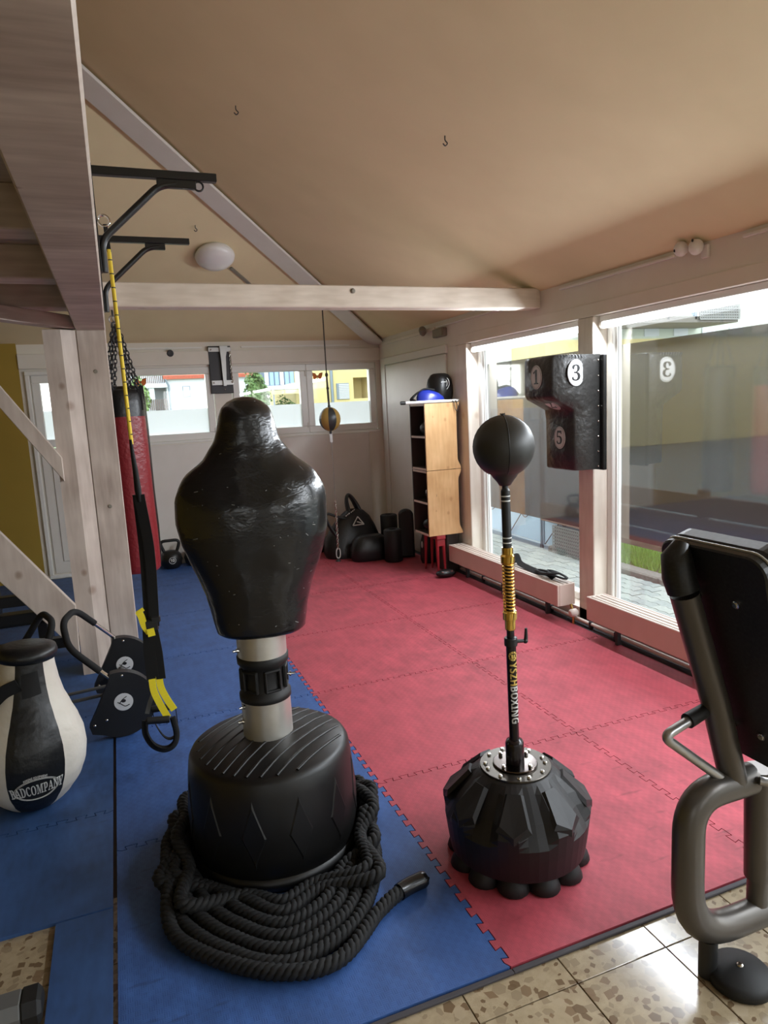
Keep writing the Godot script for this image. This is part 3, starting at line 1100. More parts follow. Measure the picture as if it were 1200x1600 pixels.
	for k in 3:
		var x := -1.2 + 0.97 * k
		one_box("balcony_panel", Vector3(x + 0.05, 3.6, 1.45), Vector3(x + 0.88, 4.6, 1.48), M.blue_panel, ch, 0.004)
		one_box("balcony_post", Vector3(x + 0.88, 3.5, 1.42), Vector3(x + 0.96, 4.7, 1.5), M.gate_frame, ch, 0.004)
		s = nb()
		tube(s, [Vector3(x + 0.08, 4.6, 1.5), Vector3(x + 0.85, 3.62, 1.5)], 0.012, 6)
		tube(s, [Vector3(x + 0.3, 3.62, 1.5), Vector3(x + 0.85, 4.6, 1.5)], 0.012, 6)
		obj("wire_brace", s, M.gate_frame, ch)
	for k in 4:
		one_box("house_window", Vector3(1.2 + 1.1 * k, 3.2, 0.0), Vector3(1.75 + 1.1 * k, 3.45, 0.03), M.shutter, ch, 0.01)
	perforated_board(Vector3(15.24, 3.44, -14.93), Vector3(1, 0, 0), 1.45, 1.3, 22, 18, "perforated grey balcony screen at the corner of the cream house")

	# houses seen through the back windows
	var wh := thing("white_house", Vector3(2.5, -0.06, -22.0), "white house with red tiled roof and slatted balconies behind the back windows", "building")
	one_box("wall", Vector3(-0.92, 0.0, -4.0), Vector3(1.75, 2.72, 0.0), M.white_wall, wh)
	one_box("wing_wall", Vector3(-3.0, 0.0, -4.0), Vector3(-0.92, 3.4, -0.8), M.white_wall, wh)
	one_box("balcony_slab", Vector3(-1.75, 2.45, -0.8), Vector3(-0.90, 2.56, 0.05), M.white_wall, wh)
	one_box("balcony_slab", Vector3(-1.75, 1.66, -0.8), Vector3(-0.90, 1.76, 0.05), M.white_wall, wh)
	one_box("balcony_wall", Vector3(-1.42, 1.76, -0.8), Vector3(-1.28, 2.45, 0.0), M.white_wall, wh)
	one_box("balcony_door", Vector3(-1.25, 1.8, -0.8), Vector3(-0.94, 2.4, -0.76), M.shutter, wh)
	for row in [1.78, 2.58]:
		for k in 15:
			one_box("balcony_slat", Vector3(-1.72 + 0.053 * k, row, 0.0), Vector3(-1.69 + 0.053 * k, row + 0.33, 0.03), M.slats, wh)
	s = nb()
	slab(s, [Vector3(-1.0, 2.68, 0.12), Vector3(1.78, 2.68, 0.12), Vector3(1.78, 3.9, -2.4), Vector3(-1.0, 3.9, -2.4)], 0.1)
	obj("roof", s, M.roof, wh)
	s = nb()
	tube(s, [Vector3(-0.86, 0.1, 0.05), Vector3(-0.86, 2.5, 0.05), Vector3(-0.95, 2.7, 0.1)], 0.03, 8)
	obj("drainpipe", s, M.gate_frame, wh)
	var hw := one_box("house_window", Vector3(-0.46, 2.14, 0.0), Vector3(-0.24, 2.47, 0.03), M.gate_frame, wh, 0.008)
	one_box("pane", Vector3(-0.44, 2.16, 0.03), Vector3(-0.26, 2.45, 0.034), M.shutter, hw)

	var yh := thing("yellow_house", Vector3(6.5, -0.06, -22.0), "pale yellow house with louvred window and blue balcony behind the back windows", "building")
	one_box("wall", Vector3(-0.95, 0.0, -4.0), Vector3(1.02, 5.0, 0.0), M.cream, yh)
	one_box("wall", Vector3(1.62, 0.0, -4.0), Vector3(3.4, 5.0, 0.0), M.cream, yh)
	one_box("recess_wall", Vector3(1.02, 0.0, -4.0), Vector3(1.62, 1.86, 0.0), M.cream, yh)
	one_box("recess_back", Vector3(1.02, 1.86, -4.0), Vector3(1.62, 5.0, -0.9), M.cream, yh)
	one_box("recess_soffit", Vector3(1.02, 2.55, -0.9), Vector3(1.62, 5.0, 0.0), M.cream, yh)
	s = nb()
	tube(s, [Vector3(0.26, 0.0, 0.06), Vector3(0.26, 5.0, 0.06)], 0.05, 8)
	obj("drainpipe", s, M.gate_frame, yh)
	hw = one_box("house_window", Vector3(0.42, 1.85, 0.0), Vector3(0.86, 2.38, 0.03), M.gate_frame, yh, 0.008)
	for k in 9:
		one_box("louvre", Vector3(0.50, 1.87 + 0.055 * k, 0.03), Vector3(0.85, 1.91 + 0.055 * k, 0.05), M.shutter, hw)
	one_box("balcony_slab", Vector3(-2.2, 2.22, -0.2), Vector3(-0.9, 2.34, 1.2), M.white_wall, yh)
	one_box("balcony_beam", Vector3(-2.2, 2.08, 1.0), Vector3(-0.9, 2.2, 1.2), M.cream, yh)
	for k in 8:
		one_box("balcony_panel", Vector3(-2.16 + 0.155 * k, 2.36, 1.12), Vector3(-2.05 + 0.155 * k, 3.2, 1.16), M.blue_panel if k % 3 else M.white_wall, yh, 0.004)
	one_box("balcony_back", Vector3(-2.2, 2.34, -0.2), Vector3(-0.9, 3.4, -0.1), M.dark_glass, yh)
	one_box("balcony_column", Vector3(-1.08, 0.0, 0.9), Vector3(-0.9, 3.4, 1.2), M.cream, yh)
	one_box("balcony_column", Vector3(-1.92, 0.0, 1.0), Vector3(-1.88, 2.1, 1.05), M.gate_frame, yh)
	tree("garden_tree", Vector3(3.30, 1.75, -17.0), Vector3(0.36, 1.0, 0.36), 2600, 0.05, M.leaf, "bushy green garden tree seen through the middle back window", "tree", 81)
	tree("hedge", Vector3(5.0, 0.95, -21.2), Vector3(1.0, 1.1, 0.5), 3600, 0.06, M.leaf, "green hedge under the blue balcony behind the back windows", "hedge", 82)
	tree("garden_tree", Vector3(0.62, 1.9, -18.5), Vector3(0.34, 0.9, 0.35), 1500, 0.05, M.leaf_b, "light green tree beside the white house, left back window", "tree", 83)

func perforated_board(at: Vector3, along: Vector3, w: float, h: float, nx: int, ny: int, label: String) -> void:
	var t := thing("perforated_board", at, label, "screen")
	var b := Basis(along, Vector3.UP, along.cross(Vector3.UP))
	var s := nb()
	# a grid of bars leaves the square holes open
	for i in nx + 1:
		box(s, Vector3(w * i / nx, h / 2.0, 0), Vector3(w / nx * 0.46, h, 0.004), 0.0, Transform3D(b, Vector3.ZERO))
	for j in ny + 1:
		box(s, Vector3(w / 2.0, h * j / ny, 0), Vector3(w, h / ny * 0.46, 0.004), 0.0, Transform3D(b, Vector3.ZERO))
	obj("sheet", s, M.perforated, t)
	s = nb()
	box(s, Vector3(w / 2.0, h / 2.0, -0.03 if along.x > 0.5 else 0.03), Vector3(w, h, 0.01), 0.0, Transform3D(b, Vector3.ZERO))
	obj("backing", s, M.hole, t)

# ---------------------------------------------------------------- torso dummy
func build_dummy() -> void:
	var t := thing("training_dummy", Vector3(0.401, 0.0, -2.316), "black taped torso punching dummy on a round plastic base, blue mat", "punching dummy")
	var s := nb()
	lathe(s, [Vector2(0.255, 0.0), Vector2(0.292, 0.004), Vector2(0.301, 0.018), Vector2(0.300, 0.040), Vector2(0.290, 0.050)], 56)
	obj("base_rim", s, M.drum, t)
	s = nb()
	lathe(s, [Vector2(0.27, 0.03), Vector2(0.289, 0.052), Vector2(0.296, 0.12), Vector2(0.295, 0.22), Vector2(0.288, 0.32), Vector2(0.281, 0.370), Vector2(0.273, 0.385), Vector2(0.262, 0.392), Vector2(0.18, 0.412), Vector2(0.095, 0.425), Vector2(0.0, 0.428)], 64)
	var base := obj("base", s, M.drum, t)
	# raised ribs on the lid, all in one direction
	for i in 11:
		var x := -0.22 + 0.044 * i
		var zr := sqrt(0.255 * 0.255 - x * x)
		var pts: Array = []
		for k in 13:
			var z := lerpf(-zr, zr, k / 12.0)
			var r := Vector2(x, z).length()
			var y := 0.392 + (0.262 - r) * 0.243 if r > 0.18 else 0.412 + (0.18 - r) * 0.12
			if r < 0.1: y = 0.424
			pts.append(Vector3(x + 0.25 * z * absf(z), minf(y, 0.425), z).rotated(Vector3.UP, -0.9))
		s = nb()
		tube(s, pts, 0.0045, 6, false, Vector2(1.4, 1.0))
		obj("lid_rib", s, M.drum, base)
	# raised diamonds round the side
	for i in 12:
		var a := TAU * i / 12.0 + 0.1
		s = nb()
		s.set_smooth_group(-1)
		var at := func(da, y, lift): 
			var rr: float = 0.2955 - 0.007 * clampf((y - 0.2) / 0.12, 0.0, 1.0) + lift
			return Vector3(sin(a + da) * rr, y, cos(a + da) * rr)
		var rim: Array = [at.call(-0.16, 0.20, -0.004), at.call(0, 0.085, -0.004), at.call(0.16, 0.20, -0.004), at.call(0, 0.335, -0.004)]
		var inner: Array = [at.call(-0.12, 0.20, 0.0035), at.call(0, 0.113, 0.0035), at.call(0.12, 0.20, 0.0035), at.call(0, 0.305, 0.0035)]
		for k in 4: quad(s, rim[k], rim[(k + 1) % 4], inner[(k + 1) % 4], inner[k])
		quad(s, inner[0], inner[1], inner[2], inner[3])
		obj("embossed_diamond", s, M.drum, base)
	# the neck: steel, rubber spring, steel
	s = nb()
	lathe(s, [Vector2(0.090, 0.418), Vector2(0.092, 0.421), Vector2(0.087, 0.424), Vector2(0.086, 0.56), Vector2(0.082, 0.56)], 40, PLAIN, true)
	obj("lower_sleeve", s, M.steel, t)
	s = nb()
	lathe(s, [Vector2(0.078, 0.55), Vector2(0.090, 0.558), Vector2(0.090, 0.578), Vector2(0.080, 0.586), Vector2(0.073, 0.60), Vector2(0.072, 0.665), Vector2(0.079, 0.680), Vector2(0.089, 0.690), Vector2(0.090, 0.712), Vector2(0.078, 0.72)], 40)
	var spring := obj("rubber_spring", s, M.rubber, t)
	for i in 6:
		var a := TAU * i / 6.0 + 0.2
		var b := Basis(Vector3.UP, a)
		s = nb()
		for q in [[-0.026, 0.0], [0.026, 0.0]]:
			box(s, Vector3(q[0], 0.633, 0.075), Vector3(0.008, 0.078, 0.014), 0.003, Transform3D(b, Vector3.ZERO))
		for q in [0.598, 0.668]:
			box(s, Vector3(0, q, 0.075), Vector3(0.058, 0.008, 0.014), 0.003, Transform3D(b, Vector3.ZERO))
		obj("spring_rib", s, M.rubber, spring)
	s = nb()
	lathe(s, [Vector2(0.082, 0.71), Vector2(0.085, 0.71), Vector2(0.085, 0.83), Vector2(0.08, 0.83)], 40, PLAIN, true)
	obj("upper_sleeve", s, M.steel, t)
	for q in [[0.745, 2.9], [0.485, 2.95], [0.63, 0.25], [0.545, 2.75]]:
		var d := Vector3(cos(q[1]), 0, sin(q[1]))
		s = nb()
		cyl(s, Vector3(0, q[0], 0) + d * 0.08, Vector3(0, q[0], 0) + d * 0.108, 0.0045, 8)
		lathe(s, [Vector2(0.009, 0), Vector2(0.009, 0.006)], 6, Transform3D(basis_to(d), Vector3(0, q[0], 0) + d * 0.088), true)
		obj("bolt", s, M.chrome, t)
	# torso: half widths measured from the outline
	var rows := [[0.800, 0.118, 0.100], [0.803, 0.138, 0.112], [0.812, 0.150, 0.122], [0.842, 0.1575, 0.128], [0.90, 0.1675, 0.133], [0.968, 0.186, 0.138], [1.036, 0.213, 0.144], [1.102, 0.2345, 0.150], [1.17, 0.250, 0.152], [1.236, 0.2535, 0.150], [1.28, 0.247, 0.142], [1.322, 0.229, 0.130], [1.356, 0.2045, 0.120], [1.398, 0.150, 0.108], [1.44, 0.1215, 0.103], [1.472, 0.1045, 0.102], [1.536, 0.088, 0.098], [1.566, 0.074, 0.086], [1.584, 0.055, 0.068], [1.596, 0.030, 0.040], [1.600, 0.004, 0.006]]
	var n := field(91, 5.0, 3)
	var smooth: Array = []
	for i in rows.size() - 1:
		for k in 3:
			var u := k / 3.0
			var p0: Array = rows[maxi(i - 1, 0)]
			var p1: Array = rows[i]
			var p2: Array = rows[i + 1]
			var p3: Array = rows[mini(i + 2, rows.size() - 1)]
			var v0 := Vector3(p0[0], p0[1], p0[2])
			var v1 := Vector3(p1[0], p1[1], p1[2])
			var v2 := Vector3(p2[0], p2[1], p2[2])
			var v3 := Vector3(p3[0], p3[1], p3[2])
			smooth.append(v1.cubic_interpolate(v2, v0, v3, u) if i > 2 and i < rows.size() - 4 else v1.lerp(v2, u))
	smooth.append(Vector3(rows[-1][0], rows[-1][1], rows[-1][2]))
	var rings: Array = []
	for v in smooth:
		var rg := ring(Vector3(0.006, v.x, 0), v.y, v.z, 72, 0.86, -0.171)
		var lay: Array = []
		for p in rg:
			var out := Vector3(p.x, 0, p.z).normalized()
			lay.append(p + out * (0.006 * n.get_noise_3d(p.x * 1.2, p.y * 1.6, p.z * 1.2)))
		rings.append(lay)
	s = nb()
	loft(s, rings)
	obj("torso", s, M.tape, t)

# ---------------------------------------------------------------- battle rope
func build_rope() -> void:
	var t := thing("battle_rope", Vector3(0.35, 0.0, -2.14), "thick black twisted battle rope coiled round the base of the dummy", "rope")
	var c := Vector3(0.401, 0, -2.316) - t.position
	# outer reach of the pile, by angle; laps lie side by side and stack where it is narrow
	var reach := [[0, 0.40], [30, 0.45], [60, 0.50], [90, 0.52], [120, 0.48], [150, 0.40], [180, 0.415], [210, 0.50], [240, 0.60], [260, 0.675], [275, 0.65], [306, 0.495], [331, 0.415], [360, 0.40]]
	var pts: Array = []
	for i in 6:
		for k in 18:
			var deg := 20.0 * k
			var out := 0.4
			for j in reach.size() - 1:
				if deg >= reach[j][0] and deg <= reach[j + 1][0]:
					out = lerpf(reach[j][1], reach[j + 1][1], (deg - reach[j][0]) / float(reach[j + 1][0] - reach[j][0]))
			var room := (out - 0.024 - 0.327) / 0.05 + 1.0
			var at := i + k / 18.0
			var row := floorf(at / room)
			var within := at - row * room
			var r := maxf(out - 0.024 - 0.05 * within, 0.328)
			var a := deg_to_rad(deg)
			pts.append(c + Vector3(cos(a) * r, 0.027 + 0.040 * minf(row, 4.0), -sin(a) * r))
	# the free end lies out on the mat
	var tail: Array = [Vector3(0.79, 0.026, -1.865), Vector3(0.70, 0.026, -1.845), Vector3(0.60, 0.026, -1.79), Vector3(0.42, 0.026, -1.66), Vector3(0.22, 0.026, -1.72), Vector3(0.02, 0.026, -1.94), Vector3(0.01, 0.06, -2.14), Vector3(0.04, 0.07, -2.40), Vector3(0.18, 0.07, -2.66), Vector3(0.42, 0.06, -2.80), Vector3(0.68, 0.05, -2.62), Vector3(0.78, 0.03, -2.42)]
	var path: Array = []
	for p in tail: path.append(p - t.position)
	path.append_array(pts)
	var fine_: Array = smooth_path(path, 16)
	# even steps
	var step := 0.0095
	var even: Array = [fine_[0]]
	var carry := 0.0
	for i in range(1, fine_.size()):
		var a: Vector3 = fine_[i - 1]
		var b: Vector3 = fine_[i]
		var l := a.distance_to(b)
		var at := step - carry
		while at <= l:
			even.append(a.lerp(b, at / l))
			at += step
		carry = l - (at - step)
	var n := even.size()
	for strand in 3:
		var line: Array = []
		for i in n:
			var d: Vector3 = (even[mini(i + 1, n - 1)] - even[maxi(i - 1, 0)]).normalized()
			var side := d.cross(Vector3.UP).normalized()
			var up := side.cross(d)
			var a := i * step / 0.062 * TAU + TAU * strand / 3.0
			line.append(even[i] + (side * cos(a) + up * sin(a)) * 0.0112)
		var s := nb()
		tube(s, line, 0.0128, 7)
		obj("strand", s, M.rope, t)
	var s2 := nb()
	var cap: Array = []
	var rad: Array = []
	for i in 12:
		cap.append(even[i])
		rad.append(0.026 if i > 0 else 0.022)
	tube(s2, cap, rad, 14)
	obj("end_sleeve", s2, M.shrink, t)

# ---------------------------------------------------------------- reflex ball on spring pole
func build_reflex_bag() -> void:
	var t := thing("reflex_bag", Vector3(1.148, 0.0, -1.885), "black reflex ball on a pole with gold spring and round base, red mat", "punching ball")
	var s := nb()
	# base: radius changes with angle; facets above, a plain skirt, feet below
	var N := 48
	var levels := [[0.035, 0.205, 0.0], [0.05, 0.228, 0.0], [0.12, 0.238, 0.0], [0.165, 0.243, 0.0], [0.18, 0.240, 0.4], [0.20, 0.236, 1.0], [0.232, 0.218, 1.0], [0.265, 0.188, 0.8], [0.298, 0.152, 0.35], [0.316, 0.130, 0.0], [0.322, 0.122, 0.0]]
	s.set_smooth_group(-1)
	var rows: Array = []
	for lv in levels:
		var r: Array = []
		for k in N:
			var a := TAU * k / N
			var u := fposmod(k / 6.0, 1.0)
			var lobe := 0.011 if u < 0.5 else -0.013
			r.append(Vector3(cos(a) * (lv[1] + lobe * lv[2]), lv[0], -sin(a) * (lv[1] + lobe * lv[2])))
		rows.append(r)
	for i in rows.size() - 1:
		for k in N:
			quad(s, rows[i][k], rows[i][(k + 1) % N], rows[i + 1][(k + 1) % N], rows[i + 1][k])
	for k in N: tri(s, Vector3(0, 0.035, 0), rows[0][(k + 1) % N], rows[0][k])
	for k in N: tri(s, Vector3(0, 0.322, 0), rows[rows.size() - 1][k], rows[rows.size() - 1][(k + 1) % N])
	var base := obj("base", s, M.base_plastic, t)
	# broad blocks on the shoulder
	for i in 8:
		var a := TAU * i / 8.0 + 0.2
		s = nb()
		s.set_smooth_group(-1)
		var P := func(r, y, da): return Vector3(cos(a + da) * r, y, -sin(a + da) * r)
		var o: Array = [P.call(0.150, 0.300, -0.20), P.call(0.236, 0.222, -0.24), P.call(0.250, 0.190, 0.0), P.call(0.236, 0.222, 0.24), P.call(0.150, 0.300, 0.20)]
		var tp: Array = [P.call(0.158, 0.308, -0.13), P.call(0.232, 0.240, -0.19), P.call(0.250, 0.215, 0.0), P.call(0.232, 0.240, 0.19), P.call(0.158, 0.308, 0.13)]
		for k in 5: quad(s, o[k], o[(k + 1) % 5], tp[(k + 1) % 5], tp[k])
		tri(s, tp[0], tp[1], tp[2])
		tri(s, tp[0], tp[2], tp[4])
		tri(s, tp[2], tp[3], tp[4])
		obj("shoulder_block", s, M.base_plastic, base)
	for i in 12:
		var a := TAU * i / 12.0 + 0.1
		s = nb()
		lathe(s, [Vector2(0.050, 0.0), Vector2(0.054, 0.006), Vector2(0.046, 0.03), Vector2(0.03, 0.055)], 16, Transform3D(Basis.IDENTITY, Vector3(cos(a) * 0.188, 0, sin(a) * 0.188)))
		obj("suction_foot", s, M.rubber, base)
	s = nb()
	lathe(s, [Vector2(0.119, 0.320), Vector2(0.119, 0.3275), Vector2(0.1175, 0.329), Vector2(0.02, 0.329)], 48, PLAIN, true, false)
	var plate := obj("top_plate", s, M.plate, t)
	for i in 12:
		var a := TAU * (i + (0.18 if i % 3 == 0 else -0.18 if i % 3 == 1 else 0.0)) / 12.0
		s = nb()
		lathe(s, [Vector2(0.0075, 0), Vector2(0.0075, 0.004), Vector2(0.005, 0.0065)], 10, Transform3D(Basis.IDENTITY, Vector3(cos(a) * 0.100, 0.329, sin(a) * 0.100)))
		obj("bolt", s, M.chrome, plate)
	s = nb()
	lathe(s, [Vector2(0.075, 0.329), Vector2(0.075, 0.334), Vector2(0.072, 0.336), Vector2(0.02, 0.336)], 40, PLAIN, true, false)
	var inner := obj("socket_plate", s, M.dark_plate, t)
	for i in 4:
		var a := TAU * i / 4.0 + 1.2
		s = nb()
		lathe(s, [Vector2(0.008, 0), Vector2(0.008, 0.008), Vector2(0.005, 0.012)], 6, Transform3D(Basis.IDENTITY, Vector3(cos(a) * 0.062, 0.336, sin(a) * 0.062)), true)
		obj("bolt", s, M.chrome, inner)
	# everything above leans a little
	var lean := Transform3D(Basis(Vector3(0, 0, 1), 0.016), Vector3(0, 0.336, 0))
	var P0 := func(y: float) -> Vector3: return lean * Vector3(0, y - 0.336, 0)
	var st := func(called: String, prof: Array, m: Material, sharp: bool) -> MeshInstance3D:
		var q := nb()
		var pr: Array = []
		for p in prof: pr.append(Vector2(p.x, p.y - 0.336))
		lathe(q, pr, 24, lean, sharp)
		return obj(called, q, m, t)
	st.call("socket", [Vector2(0.031, 0.334), Vector2(0.031, 0.405), Vector2(0.027, 0.414), Vector2(0.017, 0.418)], M.pole, false)
	var pole: MeshInstance3D = st.call("pole", [Vector2(0.0165, 0.40), Vector2(0.0165, 0.775)], M.pole, true)
	st.call("inner_pole", [Vector2(0.0125, 0.77), Vector2(0.0125, 0.825)], M.pole, true)
	st.call("clamp_collar", [Vector2(0.021, 0.748), Vector2(0.0215, 0.75), Vector2(0.0215, 0.772), Vector2(0.020, 0.775)], M.black, true)
	s = nb()
	cyl(s, P0.call(0.76) + Vector3(0.018, 0, 0.006), P0.call(0.758) + Vector3(0.044, 0, 0.008), 0.006, 10, 0.001)
	ball(s, P0.call(0.757) + Vector3(0.050, 0, 0.009), Vector3(0.009, 0.009, 0.009), 10, 6)
	tube(s, [P0.call(0.757) + Vector3(0.052, 0, 0.009), P0.call(0.775) + Vector3(0.053, 0, 0.009), P0.call(0.80) + Vector3(0.054, 0, 0.009)], [0.007, 0.006, 0.0045], 10)
	obj("clamp_lever", s, M.black, t)
	st.call("lower_collar", [Vector2(0.017, 0.803), Vector2(0.0175, 0.806), Vector2(0.0175, 0.835), Vector2(0.023, 0.838), Vector2(0.0235, 0.862), Vector2(0.020, 0.866)], M.gold, true)
	s = nb()
	var coil: Array = []
	for i in 15 * 16 + 1:
		var a := TAU * i / 16.0
		coil.append(lean * Vector3(cos(a) * 0.0175, 0.862 - 0.336 + 0.168 * i / 240.0, sin(a) * 0.0175))
	tube(s, coil, 0.0038, 7)
	obj("coil_spring", s, M.gold, t)
	st.call("spring_core", [Vector2(0.0105, 0.86), Vector2(0.0105, 1.03)], M.black, true)
	st.call("upper_collar", [Vector2(0.019, 1.024), Vector2(0.0225, 1.028), Vector2(0.0225, 1.050), Vector2(0.018, 1.056), Vector2(0.018, 1.078)], M.gold, true)
	var grip: MeshInstance3D = st.call("padded_rod", [Vector2(0.0145, 1.075), Vector2(0.0145, 1.262), Vector2(0.010, 1.27), Vector2(0.010, 1.30)], M.black, true)
	for y in [1.092, 1.108, 1.228, 1.243]:
		s = nb()
		lathe(s, [Vector2(0.0148, y - 0.336), Vector2(0.0152, y + 0.001 - 0.336), Vector2(0.0152, y + 0.003 - 0.336), Vector2(0.0148, y + 0.004 - 0.336)], 24, lean, false, false)
		obj("band", s, M.print, grip)
	s = nb()
	var prof: Array = [Vector2(0.014, 1.278), Vector2(0.019, 1.280), Vector2(0.026, 1.292), Vector2(0.038, 1.306)]
	for i in 15:
		var a := deg_to_rad(-64.0 + 154.0 * i / 14.0)
		prof.append(Vector2(maxf(cos(a) * 0.0965, 0.0), 1.402 + sin(a) * 0.0975))
	var pr: Array = []
	for p in prof: pr.append(Vector2(p.x, p.y - 0.336))
	lathe(s, pr, 40, lean, false, false)
	var b := obj("ball", s, M.ball_leather, t)
	s = nb()
	var top: Vector3 = P0.call(1.4985)
	for a in 3: cyl(s, top, top + Vector3(cos(a * 2.1) * 0.008, 0.006, sin(a * 2.1) * 0.008), 0.0022, 6)
	obj("lace", s, M.black, b)
	for k in 4:
		s = nb()
		var arc: Array = []
		for i in 15:
			var a := deg_to_rad(-60.0 + 148.0 * i / 14.0)
			var ph := PI / 2.0 * k + 0.35
			arc.append(lean * Vector3(cos(a) * 0.0968 * cos(ph), 1.402 - 0.336 + sin(a) * 0.0978, cos(a) * 0.0968 * sin(ph)))
		tube(s, arc, 0.0012, 5)
		obj("seam", s, M.black, b)
	# lettering that runs down the pole
	var face := atan2(1.885, -1.148) - 0.4      # towards the viewer, a little to the right
	put("lettering", lettering("YSZH", 0.026, 0.0008, false, 800, on_pole.bind(0.652, face, lean), 0.98, 0.25), M.print_gold, pole)
	put("lettering", lettering("BOXING", 0.026, 0.0008, false, 800, on_pole.bind(0.545, face, lean), 0.95, 0.25), M.print, pole)
	s = nb()
	for i in 10:
		var a := TAU * i / 10.0
		var e := func(x, y): return on_pole(Vector3(x, y, 0.0004), 0.715, face, lean)
		s.set_smooth_group(-1)
		quad(s, e.call(cos(a) * 0.010, sin(a) * 0.011), e.call(cos(a) * 0.017, sin(a) * 0.016), e.call(cos(a + 0.5) * 0.017, sin(a + 0.5) * 0.016), e.call(cos(a + 0.5) * 0.010, sin(a + 0.5) * 0.011))
		if i in [1, 4, 6]: quad(s, e.call(-0.006, 0.004 - 0.002 * i), e.call(0.008, 0.006 - 0.002 * i), e.call(0.008, 0.010 - 0.002 * i), e.call(-0.006, 0.008 - 0.002 * i))
	obj("emblem", s, M.print_gold, pole)

func on_pole(p: Vector3, mid: float, face: float, lean: Transform3D) -> Vector3:
	var a := face - p.y / 0.0166
	var r := 0.0168 + p.z
	return lean * Vector3(cos(a) * r, mid - p.x - 0.336, sin(a) * r)

